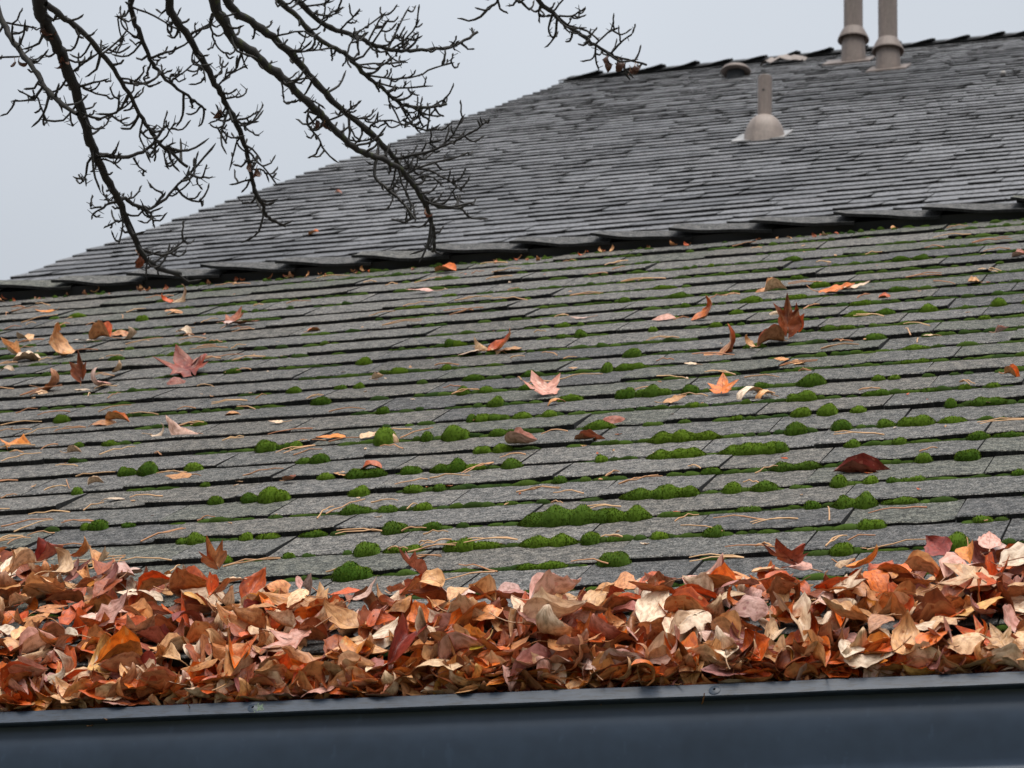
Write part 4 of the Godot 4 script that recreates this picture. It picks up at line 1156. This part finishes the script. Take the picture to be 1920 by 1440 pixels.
var BRANCHES := [["L0",0.0123,0.0034,[Vector3(-2.337,4.518,-4.38),Vector3(-2.354,4.405,-4.463),Vector3(-2.373,4.31,-4.538),Vector3(-2.388,4.299,-4.58),Vector3(-2.385,4.279,-4.631),Vector3(-2.385,4.259,-4.682),Vector3(-2.382,4.223,-4.739),Vector3(-2.386,4.191,-4.793),Vector3(-2.391,4.164,-4.845),Vector3(-2.398,4.151,-4.89),Vector3(-2.393,4.123,-4.945),Vector3(-2.388,4.099,-4.998),Vector3(-2.388,4.07,-5.052),Vector3(-2.383,4.04,-5.108),Vector3(-2.385,4.032,-5.153),Vector3(-2.369,4.03,-5.2),Vector3(-2.349,4.037,-5.246)]],
["L1",0.0046,0.0021,[Vector3(-2.332,4.267,-4.484),Vector3(-2.322,4.266,-4.521),Vector3(-2.307,4.26,-4.562),Vector3(-2.282,4.237,-4.612),Vector3(-2.262,4.212,-4.662),Vector3(-2.252,4.184,-4.711),Vector3(-2.245,4.159,-4.757),Vector3(-2.236,4.139,-4.801),Vector3(-2.234,4.133,-4.838),Vector3(-2.221,4.128,-4.878),Vector3(-2.207,4.119,-4.919)]],
["L2",0.0058,0.0031,[Vector3(-2.623,4.589,-4.6),Vector3(-2.567,4.457,-4.636),Vector3(-2.519,4.355,-4.657),Vector3(-2.488,4.302,-4.653),Vector3(-2.452,4.255,-4.648),Vector3(-2.421,4.217,-4.638),Vector3(-2.39,4.17,-4.632),Vector3(-2.354,4.133,-4.623),Vector3(-2.309,4.098,-4.616)]],
["L3",0.0060,0.0017,[Vector3(-2.348,4.693,-4.755),Vector3(-2.344,4.573,-4.827),Vector3(-2.348,4.492,-4.881),Vector3(-2.353,4.466,-4.913),Vector3(-2.345,4.435,-4.95),Vector3(-2.343,4.409,-4.984),Vector3(-2.336,4.398,-5.013),Vector3(-2.321,4.383,-5.046),Vector3(-2.301,4.372,-5.079),Vector3(-2.283,4.362,-5.111),Vector3(-2.274,4.36,-5.137)]],
["L4",0.0075,0.0023,[Vector3(-2.236,4.664,-4.688),Vector3(-2.241,4.528,-4.77),Vector3(-2.241,4.451,-4.83),Vector3(-2.238,4.429,-4.868),Vector3(-2.228,4.411,-4.906),Vector3(-2.219,4.389,-4.946),Vector3(-2.208,4.366,-4.987),Vector3(-2.202,4.347,-5.024),Vector3(-2.196,4.328,-5.062),Vector3(-2.191,4.309,-5.099),Vector3(-2.184,4.275,-5.144),Vector3(-2.185,4.245,-5.184),Vector3(-2.19,4.214,-5.223),Vector3(-2.185,4.194,-5.261),Vector3(-2.184,4.178,-5.295),Vector3(-2.178,4.179,-5.325),Vector3(-2.164,4.18,-5.357)]],
["L5",0.0093,0.0028,[Vector3(-2.081,4.573,-4.549),Vector3(-2.082,4.445,-4.634),Vector3(-2.085,4.364,-4.7),Vector3(-2.078,4.34,-4.745),Vector3(-2.072,4.321,-4.789),Vector3(-2.049,4.312,-4.833),Vector3(-2.026,4.298,-4.88),Vector3(-2.002,4.283,-4.927),Vector3(-1.984,4.268,-4.972),Vector3(-1.97,4.258,-5.014),Vector3(-1.96,4.252,-5.053),Vector3(-1.951,4.246,-5.093),Vector3(-1.929,4.233,-5.138),Vector3(-1.904,4.234,-5.179),Vector3(-1.878,4.233,-5.221),Vector3(-1.865,4.224,-5.262),Vector3(-1.852,4.207,-5.307),Vector3(-1.847,4.191,-5.349),Vector3(-1.847,4.172,-5.39),Vector3(-1.853,4.159,-5.428),Vector3(-1.868,4.142,-5.463)]],
["L6",0.0081,0.0029,[Vector3(-2.162,4.627,-4.726),Vector3(-2.143,4.506,-4.817),Vector3(-2.128,4.452,-4.878),Vector3(-2.1,4.439,-4.927),Vector3(-2.071,4.425,-4.977),Vector3(-2.047,4.411,-5.025),Vector3(-2.024,4.386,-5.077),Vector3(-2.005,4.365,-5.127),Vector3(-1.986,4.35,-5.174),Vector3(-1.945,4.324,-5.232),Vector3(-1.925,4.308,-5.28),Vector3(-1.917,4.302,-5.32),Vector3(-1.913,4.295,-5.359),Vector3(-1.902,4.283,-5.402),Vector3(-1.884,4.263,-5.451),Vector3(-1.861,4.26,-5.494),Vector3(-1.828,4.275,-5.533)]],
["L7",0.0055,0.0023,[Vector3(-2.123,4.684,-4.94),Vector3(-2.106,4.581,-5.007),Vector3(-2.094,4.55,-5.044),Vector3(-2.06,4.524,-5.085),Vector3(-2.026,4.493,-5.129),Vector3(-1.991,4.482,-5.164),Vector3(-1.977,4.471,-5.194),Vector3(-1.957,4.454,-5.227),Vector3(-1.933,4.438,-5.262),Vector3(-1.908,4.421,-5.297),Vector3(-1.87,4.419,-5.329),Vector3(-1.818,4.436,-5.359)]],
["L8",0.0056,0.0023,[Vector3(-2.127,4.725,-5.034),Vector3(-2.099,4.635,-5.107),Vector3(-2.089,4.606,-5.15),Vector3(-2.057,4.578,-5.2),Vector3(-2.023,4.57,-5.241),Vector3(-1.999,4.573,-5.275),Vector3(-1.986,4.575,-5.307),Vector3(-1.956,4.577,-5.343),Vector3(-1.925,4.585,-5.377),Vector3(-1.888,4.6,-5.411),Vector3(-1.856,4.617,-5.442),Vector3(-1.832,4.641,-5.467),Vector3(-1.8,4.676,-5.491)]],
["L9",0.0058,0.0018,[Vector3(-1.713,4.889,-5.207),Vector3(-1.675,4.765,-5.319),Vector3(-1.638,4.693,-5.409),Vector3(-1.624,4.692,-5.464),Vector3(-1.609,4.688,-5.52),Vector3(-1.587,4.689,-5.576),Vector3(-1.571,4.691,-5.63),Vector3(-1.554,4.696,-5.683),Vector3(-1.537,4.707,-5.734),Vector3(-1.494,4.716,-5.793)]],
["L10",0.0034,0.0017,[Vector3(-1.696,4.763,-5.151),Vector3(-1.683,4.673,-5.22),Vector3(-1.672,4.639,-5.265),Vector3(-1.696,4.63,-5.289),Vector3(-1.721,4.628,-5.31)]],
["L11",0.0028,0.0017,[Vector3(-1.656,4.724,-5.179),Vector3(-1.652,4.653,-5.237),Vector3(-1.648,4.624,-5.278),Vector3(-1.642,4.63,-5.306),Vector3(-1.635,4.629,-5.336)]]]
var TWIGS := [["L0",0.0037,0.0016,[Vector3(-2.398,4.151,-4.89),Vector3(-2.376,4.151,-4.899),Vector3(-2.352,4.149,-4.91),Vector3(-2.327,4.155,-4.918),Vector3(-2.301,4.169,-4.923),Vector3(-2.283,4.188,-4.923),Vector3(-2.263,4.217,-4.92)]],
["L0",0.0033,0.0016,[Vector3(-2.388,4.099,-4.998),Vector3(-2.379,4.107,-5.01),Vector3(-2.368,4.1,-5.028),Vector3(-2.352,4.1,-5.045),Vector3(-2.341,4.104,-5.059),Vector3(-2.317,4.128,-5.069),Vector3(-2.293,4.161,-5.075),Vector3(-2.258,4.203,-5.081),Vector3(-2.222,4.252,-5.084)]],
["L0",0.0022,0.0011,[Vector3(-2.349,4.097,-5.038),Vector3(-2.335,4.084,-5.041),Vector3(-2.328,4.067,-5.044),Vector3(-2.324,4.051,-5.045)]],
["L0",0.0022,0.0011,[Vector3(-2.327,4.103,-5.046),Vector3(-2.312,4.124,-5.042),Vector3(-2.327,4.134,-5.034),Vector3(-2.339,4.146,-5.026)]],
["L0",0.0022,0.0011,[Vector3(-2.279,4.134,-5.032),Vector3(-2.268,4.121,-5.065),Vector3(-2.243,4.126,-5.095)]],
["L0",0.0022,0.0011,[Vector3(-2.266,4.143,-5.027),Vector3(-2.25,4.163,-5.047),Vector3(-2.252,4.207,-5.052)]],
["L0",0.0022,0.0011,[Vector3(-2.247,4.156,-5.021),Vector3(-2.222,4.143,-5.018),Vector3(-2.194,4.138,-5.013)]],
["L0",0.0021,0.0011,[Vector3(-2.385,4.194,-4.788),Vector3(-2.369,4.182,-4.784),Vector3(-2.339,4.173,-4.782),Vector3(-2.302,4.18,-4.775),Vector3(-2.274,4.19,-4.765),Vector3(-2.244,4.211,-4.751)]],
["L0",0.0016,0.0011,[Vector3(-2.339,4.198,-4.817),Vector3(-2.295,4.164,-4.81)]],
["L0",0.0016,0.0011,[Vector3(-2.321,4.205,-4.818),Vector3(-2.315,4.241,-4.801)]],
["L0",0.0016,0.0011,[Vector3(-2.3,4.215,-4.815),Vector3(-2.296,4.226,-4.795)]],
["L0",0.0021,0.0011,[Vector3(-2.397,4.151,-4.887),Vector3(-2.411,4.133,-4.888),Vector3(-2.419,4.102,-4.896),Vector3(-2.44,4.105,-4.887)]],
["L0",0.0016,0.0011,[Vector3(-2.429,4.117,-4.92),Vector3(-2.43,4.102,-4.931)]],
["L0",0.0016,0.0011,[Vector3(-2.397,4.146,-4.899),Vector3(-2.369,4.14,-4.899),Vector3(-2.343,4.119,-4.904)]],
["L0",0.0016,0.0011,[Vector3(-2.335,4.16,-4.937),Vector3(-2.326,4.144,-4.953),Vector3(-2.315,4.138,-4.965)]],
["L0",0.0022,0.0011,[Vector3(-2.388,4.096,-5.003),Vector3(-2.409,4.094,-5.001),Vector3(-2.426,4.084,-5.002),Vector3(-2.444,4.076,-5.003),Vector3(-2.449,4.065,-5.009)]],
["L0",0.0016,0.0011,[Vector3(-2.404,4.101,-4.974),Vector3(-2.397,4.081,-4.971)]],
["L0",0.0016,0.0011,[Vector3(-2.388,4.076,-5.041),Vector3(-2.419,4.066,-5.038),Vector3(-2.435,4.058,-5.039)]],
["L0",0.0016,0.0011,[Vector3(-2.388,4.084,-5.027),Vector3(-2.39,4.037,-5.031),Vector3(-2.392,4.015,-5.026)]],
["L0",0.0016,0.0011,[Vector3(-2.421,4.083,-4.991),Vector3(-2.439,4.079,-4.984),Vector3(-2.44,4.09,-4.977)]],
["L0",0.0021,0.0011,[Vector3(-2.382,4.224,-4.738),Vector3(-2.341,4.228,-4.735),Vector3(-2.305,4.232,-4.731)]],
["L0",0.0016,0.0011,[Vector3(-2.368,4.225,-4.746),Vector3(-2.347,4.22,-4.764),Vector3(-2.327,4.218,-4.781)]],
["L0",0.0016,0.0010,[Vector3(-2.383,4.24,-4.712),Vector3(-2.339,4.268,-4.709),Vector3(-2.3,4.291,-4.706)]],
["L0",0.0017,0.0011,[Vector3(-2.385,4.032,-5.153),Vector3(-2.383,4.013,-5.151),Vector3(-2.383,3.996,-5.149)]],
["L0",0.0017,0.0011,[Vector3(-2.376,4.031,-5.181),Vector3(-2.373,4.021,-5.186),Vector3(-2.372,4.012,-5.191)]],
["L0",0.0017,0.0011,[Vector3(-2.38,4.031,-5.169),Vector3(-2.349,4.065,-5.187),Vector3(-2.322,4.097,-5.204)]],
["L2",0.0021,0.0010,[Vector3(-2.395,4.178,-4.633),Vector3(-2.41,4.149,-4.631),Vector3(-2.424,4.142,-4.621),Vector3(-2.448,4.135,-4.607)]],
["L2",0.0015,0.0010,[Vector3(-2.411,4.151,-4.633),Vector3(-2.422,4.153,-4.62),Vector3(-2.435,4.158,-4.605)]],
["L2",0.0015,0.0010,[Vector3(-2.408,4.155,-4.632),Vector3(-2.396,4.129,-4.641),Vector3(-2.388,4.101,-4.649)]],
["L2",0.0015,0.0010,[Vector3(-2.416,4.153,-4.631),Vector3(-2.425,4.148,-4.638)]],
["L2",0.0015,0.0010,[Vector3(-2.354,4.133,-4.623),Vector3(-2.356,4.121,-4.648)]],
["L2",0.0016,0.0010,[Vector3(-2.445,4.246,-4.646),Vector3(-2.424,4.242,-4.663)]],
["L2",0.0016,0.0010,[Vector3(-2.505,4.258,-4.65),Vector3(-2.479,4.272,-4.676),Vector3(-2.462,4.296,-4.696)]],
["L2",0.0016,0.0011,[Vector3(-2.51,4.339,-4.656),Vector3(-2.484,4.344,-4.683),Vector3(-2.462,4.35,-4.709)]],
["L2",0.0015,0.0010,[Vector3(-2.327,4.112,-4.619),Vector3(-2.323,4.081,-4.626)]],
["L1",0.0016,0.0010,[Vector3(-2.259,4.202,-4.68),Vector3(-2.226,4.191,-4.674),Vector3(-2.19,4.174,-4.67),Vector3(-2.158,4.174,-4.659)]],
["L1",0.0015,0.0010,[Vector3(-2.276,4.229,-4.628),Vector3(-2.254,4.252,-4.634),Vector3(-2.23,4.283,-4.637),Vector3(-2.249,4.31,-4.629),Vector3(-2.251,4.284,-4.647),Vector3(-2.246,4.271,-4.663)]],
["L1",0.0016,0.0010,[Vector3(-2.236,4.139,-4.801),Vector3(-2.211,4.148,-4.808)]],
["L1",0.0016,0.0010,[Vector3(-2.243,4.154,-4.767),Vector3(-2.248,4.121,-4.772),Vector3(-2.237,4.094,-4.779),Vector3(-2.226,4.067,-4.786)]],
["L1",0.0016,0.0011,[Vector3(-2.234,4.133,-4.838),Vector3(-2.209,4.154,-4.824),Vector3(-2.192,4.164,-4.812)]],
["L1",0.0016,0.0011,[Vector3(-2.23,4.132,-4.85),Vector3(-2.205,4.139,-4.85)]],
["L1",0.0016,0.0011,[Vector3(-2.229,4.131,-4.853),Vector3(-2.23,4.109,-4.861),Vector3(-2.223,4.091,-4.869)]],
["L1",0.0016,0.0011,[Vector3(-2.256,4.119,-4.827),Vector3(-2.237,4.131,-4.819)]],
["L3",0.0022,0.0011,[Vector3(-2.343,4.41,-4.983),Vector3(-2.305,4.414,-4.977),Vector3(-2.261,4.424,-4.97),Vector3(-2.217,4.45,-4.958)]],
["L3",0.0016,0.0011,[Vector3(-2.345,4.435,-4.95),Vector3(-2.373,4.448,-4.934),Vector3(-2.383,4.467,-4.921),Vector3(-2.374,4.487,-4.914)]],
["L3",0.0017,0.0011,[Vector3(-2.341,4.406,-4.992),Vector3(-2.353,4.391,-5.006),Vector3(-2.366,4.382,-5.017),Vector3(-2.357,4.39,-5.028)]],
["L3",0.0017,0.0011,[Vector3(-2.321,4.383,-5.046),Vector3(-2.317,4.4,-5.044),Vector3(-2.299,4.404,-5.052),Vector3(-2.275,4.425,-5.054)]],
["L3",0.0016,0.0011,[Vector3(-2.35,4.482,-4.893),Vector3(-2.301,4.46,-4.901),Vector3(-2.266,4.436,-4.906),Vector3(-2.235,4.419,-4.907)]],
["L3",0.0017,0.0011,[Vector3(-2.321,4.383,-5.046),Vector3(-2.286,4.399,-5.036)]],
["L4",0.0022,0.0011,[Vector3(-2.228,4.41,-4.909),Vector3(-2.202,4.422,-4.909),Vector3(-2.179,4.435,-4.909),Vector3(-2.17,4.457,-4.901)]],
["L4",0.0016,0.0011,[Vector3(-2.222,4.395,-4.935),Vector3(-2.224,4.364,-4.933),Vector3(-2.199,4.344,-4.934),Vector3(-2.191,4.313,-4.935)]],
["L4",0.0016,0.0011,[Vector3(-2.198,4.335,-5.05),Vector3(-2.16,4.332,-5.044)]],
["L4",0.0017,0.0011,[Vector3(-2.192,4.314,-5.089),Vector3(-2.174,4.297,-5.103),Vector3(-2.154,4.283,-5.115),Vector3(-2.142,4.278,-5.121)]],
["L4",0.0022,0.0011,[Vector3(-2.194,4.322,-5.074),Vector3(-2.199,4.286,-5.063),Vector3(-2.199,4.244,-5.056),Vector3(-2.182,4.207,-5.052)]],
["L4",0.0017,0.0011,[Vector3(-2.217,4.271,-5.128),Vector3(-2.235,4.305,-5.107)]],
["L4",0.0017,0.0011,[Vector3(-2.184,4.274,-5.144),Vector3(-2.16,4.258,-5.152),Vector3(-2.149,4.235,-5.158)]],
["L4",0.0017,0.0011,[Vector3(-2.184,4.271,-5.149),Vector3(-2.168,4.251,-5.175),Vector3(-2.152,4.236,-5.199),Vector3(-2.137,4.213,-5.226)]],
["L4",0.0017,0.0011,[Vector3(-2.188,4.226,-5.208),Vector3(-2.216,4.221,-5.212),Vector3(-2.241,4.22,-5.215)]],
["L4",0.0017,0.0011,[Vector3(-2.186,4.24,-5.19),Vector3(-2.162,4.241,-5.207),Vector3(-2.156,4.222,-5.226)]],
["L4",0.0017,0.0011,[Vector3(-2.187,4.287,-5.128),Vector3(-2.205,4.265,-5.144),Vector3(-2.223,4.228,-5.167)]],
["L4",0.0016,0.0011,[Vector3(-2.203,4.348,-5.022),Vector3(-2.174,4.369,-5.013),Vector3(-2.133,4.385,-5.01)]],
["L4",0.0016,0.0011,[Vector3(-2.205,4.356,-5.006),Vector3(-2.19,4.38,-5.008),Vector3(-2.188,4.402,-5.007)]],
["L4",0.0017,0.0011,[Vector3(-2.191,4.308,-5.101),Vector3(-2.157,4.315,-5.101),Vector3(-2.141,4.321,-5.096)]],
["L5",0.0021,0.0010,[Vector3(-2.075,4.332,-4.765),Vector3(-2.101,4.362,-4.748),Vector3(-2.111,4.344,-4.756),Vector3(-2.109,4.321,-4.769),Vector3(-2.101,4.303,-4.782),Vector3(-2.088,4.295,-4.793)]],
["L5",0.0022,0.0011,[Vector3(-1.967,4.256,-5.024),Vector3(-1.99,4.261,-5.006),Vector3(-1.991,4.232,-5.007),Vector3(-1.972,4.209,-5.013),Vector3(-1.955,4.176,-5.022),Vector3(-1.928,4.153,-5.029)]],
["L5",0.0016,0.0011,[Vector3(-2.001,4.282,-4.93),Vector3(-1.986,4.294,-4.927),Vector3(-1.954,4.299,-4.933)]],
["L5",0.0016,0.0011,[Vector3(-1.964,4.254,-5.039),Vector3(-1.928,4.259,-5.026),Vector3(-1.898,4.266,-5.01),Vector3(-1.875,4.27,-4.994)]],
["L5",0.0027,0.0016,[Vector3(-1.903,4.234,-5.181),Vector3(-1.905,4.193,-5.182),Vector3(-1.885,4.168,-5.184),Vector3(-1.856,4.143,-5.188),Vector3(-1.833,4.116,-5.191),Vector3(-1.814,4.09,-5.192)]],
["L5",0.0017,0.0011,[Vector3(-1.876,4.232,-5.226),Vector3(-1.893,4.207,-5.255),Vector3(-1.912,4.2,-5.276)]],
["L5",0.0017,0.0011,[Vector3(-1.864,4.222,-5.267),Vector3(-1.865,4.186,-5.266),Vector3(-1.848,4.155,-5.269),Vector3(-1.843,4.12,-5.269)]],
["L5",0.0017,0.0011,[Vector3(-1.85,4.2,-5.325),Vector3(-1.824,4.195,-5.348),Vector3(-1.795,4.198,-5.369),Vector3(-1.754,4.215,-5.388)]],
["L5",0.0022,0.0011,[Vector3(-1.868,4.226,-5.254),Vector3(-1.825,4.251,-5.27),Vector3(-1.779,4.27,-5.289),Vector3(-1.744,4.29,-5.305)]],
["L5",0.0016,0.0011,[Vector3(-2.066,4.319,-4.8),Vector3(-2.065,4.295,-4.821),Vector3(-2.06,4.281,-4.839)]],
["L5",0.0016,0.0011,[Vector3(-2.019,4.294,-4.893),Vector3(-2.01,4.267,-4.905),Vector3(-2.009,4.242,-4.914)]],
["L5",0.0016,0.0011,[Vector3(-1.983,4.268,-4.974),Vector3(-1.97,4.271,-4.98),Vector3(-1.951,4.258,-4.995)]],
["L6",0.0023,0.0011,[Vector3(-1.916,4.301,-5.326),Vector3(-1.85,4.297,-5.305),Vector3(-1.773,4.305,-5.282),Vector3(-1.713,4.315,-5.253),Vector3(-1.676,4.32,-5.22)]],
["L6",0.0023,0.0011,[Vector3(-1.913,4.295,-5.359),Vector3(-1.851,4.279,-5.346),Vector3(-1.799,4.245,-5.337),Vector3(-1.757,4.207,-5.327)]],
["L6",0.0017,0.0011,[Vector3(-1.871,4.325,-5.365),Vector3(-1.854,4.34,-5.347),Vector3(-1.817,4.343,-5.341)]],
["L6",0.0017,0.0011,[Vector3(-1.829,4.35,-5.379),Vector3(-1.799,4.364,-5.357),Vector3(-1.766,4.393,-5.33)]],
["L6",0.0017,0.0011,[Vector3(-1.945,4.324,-5.233),Vector3(-1.927,4.331,-5.212),Vector3(-1.883,4.327,-5.203),Vector3(-1.84,4.307,-5.2)]],
["L6",0.0017,0.0011,[Vector3(-1.986,4.35,-5.174),Vector3(-1.955,4.327,-5.173),Vector3(-1.923,4.319,-5.166)]],
["L6",0.0016,0.0011,[Vector3(-2.047,4.411,-5.025),Vector3(-2.012,4.419,-5.037),Vector3(-1.96,4.43,-5.053)]],
["L6",0.0016,0.0011,[Vector3(-2.071,4.425,-4.977),Vector3(-2.033,4.426,-4.968),Vector3(-1.991,4.423,-4.962)]],
["L6",0.0017,0.0011,[Vector3(-1.937,4.318,-5.252),Vector3(-1.969,4.318,-5.266),Vector3(-2.008,4.33,-5.274)]],
["L6",0.0017,0.0012,[Vector3(-1.84,4.325,-5.493),Vector3(-1.837,4.312,-5.506),Vector3(-1.851,4.297,-5.514)]],
["L6",0.0017,0.0011,[Vector3(-1.903,4.283,-5.401),Vector3(-1.871,4.295,-5.408),Vector3(-1.84,4.281,-5.426)]],
["L7",0.0017,0.0011,[Vector3(-1.957,4.454,-5.227),Vector3(-1.904,4.456,-5.261),Vector3(-1.865,4.47,-5.285),Vector3(-1.83,4.495,-5.303),Vector3(-1.794,4.515,-5.324)]],
["L7",0.0017,0.0011,[Vector3(-1.944,4.445,-5.246),Vector3(-1.885,4.424,-5.246),Vector3(-1.811,4.42,-5.243)]],
["L7",0.0017,0.0011,[Vector3(-1.931,4.437,-5.263),Vector3(-1.896,4.412,-5.318),Vector3(-1.89,4.404,-5.356),Vector3(-1.87,4.44,-5.382),Vector3(-1.839,4.476,-5.41)]],
["L7",0.0017,0.0011,[Vector3(-1.908,4.421,-5.297),Vector3(-1.89,4.39,-5.34),Vector3(-1.877,4.38,-5.374)]],
["L7",0.0017,0.0011,[Vector3(-1.893,4.42,-5.309),Vector3(-1.856,4.407,-5.343),Vector3(-1.83,4.412,-5.365)]],
["L7",0.0017,0.0011,[Vector3(-1.924,4.432,-5.274),Vector3(-1.915,4.404,-5.287),Vector3(-1.896,4.363,-5.308)]],
["L7",0.0017,0.0011,[Vector3(-1.984,4.477,-5.179),Vector3(-1.976,4.516,-5.185),Vector3(-1.964,4.546,-5.196)]],
["L7",0.0017,0.0011,[Vector3(-1.991,4.482,-5.164),Vector3(-1.972,4.466,-5.198),Vector3(-1.94,4.477,-5.225),Vector3(-1.879,4.491,-5.26)]],
["L7",0.0017,0.0011,[Vector3(-1.902,4.388,-5.321),Vector3(-1.858,4.374,-5.353),Vector3(-1.832,4.394,-5.366)]],
["L8",0.0017,0.0011,[Vector3(-1.953,4.578,-5.346),Vector3(-1.942,4.632,-5.365),Vector3(-1.923,4.696,-5.382)]],
["L8",0.0017,0.0011,[Vector3(-1.986,4.575,-5.307),Vector3(-1.97,4.611,-5.306),Vector3(-1.951,4.643,-5.307)]],
["L8",0.0017,0.0011,[Vector3(-1.979,4.575,-5.315),Vector3(-1.955,4.602,-5.304),Vector3(-1.936,4.62,-5.294)]],
["L8",0.0017,0.0012,[Vector3(-1.947,4.58,-5.353),Vector3(-1.914,4.606,-5.357),Vector3(-1.888,4.644,-5.353)]],
["L8",0.0017,0.0012,[Vector3(-1.938,4.582,-5.363),Vector3(-1.905,4.598,-5.35),Vector3(-1.882,4.605,-5.337)]],
["L8",0.0017,0.0011,[Vector3(-2.027,4.571,-5.237),Vector3(-1.994,4.589,-5.222),Vector3(-1.971,4.6,-5.207)]],
["L8",0.0017,0.0011,[Vector3(-2.011,4.571,-5.258),Vector3(-1.989,4.591,-5.276),Vector3(-1.942,4.636,-5.291)]],
["L8",0.0017,0.0011,[Vector3(-2.057,4.578,-5.2),Vector3(-2.038,4.6,-5.21),Vector3(-2.02,4.618,-5.222)]],
["L8",0.0017,0.0012,[Vector3(-1.925,4.585,-5.377),Vector3(-1.934,4.61,-5.381),Vector3(-1.943,4.634,-5.386)]],
["L8",0.0017,0.0012,[Vector3(-1.843,4.63,-5.455),Vector3(-1.842,4.622,-5.467)]],
["L8",0.0017,0.0011,[Vector3(-1.959,4.577,-5.339),Vector3(-1.946,4.556,-5.354),Vector3(-1.914,4.55,-5.369)]],
["L8",0.0017,0.0011,[Vector3(-2.08,4.598,-5.164),Vector3(-2.042,4.591,-5.155),Vector3(-2.008,4.59,-5.143)]],
["L8",0.0017,0.0011,[Vector3(-2.071,4.59,-5.178),Vector3(-2.042,4.583,-5.189),Vector3(-2.009,4.593,-5.195)]],
["L9",0.0017,0.0012,[Vector3(-1.636,4.693,-5.417),Vector3(-1.645,4.677,-5.439),Vector3(-1.649,4.665,-5.461)]],
["L9",0.0023,0.0012,[Vector3(-1.622,4.692,-5.471),Vector3(-1.638,4.668,-5.49),Vector3(-1.634,4.653,-5.513)]],
["L9",0.0017,0.0012,[Vector3(-1.623,4.692,-5.465),Vector3(-1.6,4.717,-5.462),Vector3(-1.591,4.73,-5.458)]],
["L9",0.0017,0.0012,[Vector3(-1.618,4.691,-5.485),Vector3(-1.587,4.692,-5.492),Vector3(-1.571,4.699,-5.492),Vector3(-1.556,4.709,-5.491)]],
["L9",0.0018,0.0012,[Vector3(-1.61,4.689,-5.515),Vector3(-1.605,4.674,-5.516)]],
["L9",0.0018,0.0012,[Vector3(-1.571,4.692,-5.632),Vector3(-1.537,4.71,-5.616),Vector3(-1.51,4.713,-5.603)]],
["L9",0.0018,0.0012,[Vector3(-1.552,4.697,-5.69),Vector3(-1.516,4.715,-5.667),Vector3(-1.489,4.721,-5.647)]],
["L9",0.0018,0.0012,[Vector3(-1.57,4.692,-5.634),Vector3(-1.576,4.673,-5.66),Vector3(-1.575,4.657,-5.686)]],
["L9",0.0018,0.0012,[Vector3(-1.543,4.703,-5.715),Vector3(-1.528,4.682,-5.736),Vector3(-1.513,4.666,-5.755)]],
["L9",0.0018,0.0012,[Vector3(-1.607,4.688,-5.523),Vector3(-1.56,4.667,-5.52),Vector3(-1.528,4.635,-5.516)]]]
var HANG := [["L4",40,2,"withered"],["L4",52,2,"withered"],["L0",22,2,"withered"],["L0",27,2,"withered"],["L2",24,2,"withered"],["L5",46,2,"withered"],["L9",38,5,"withered"],["L9",42,3,"withered"],["L0",62,2,"brown"],["L5",76,1,"brown"]]
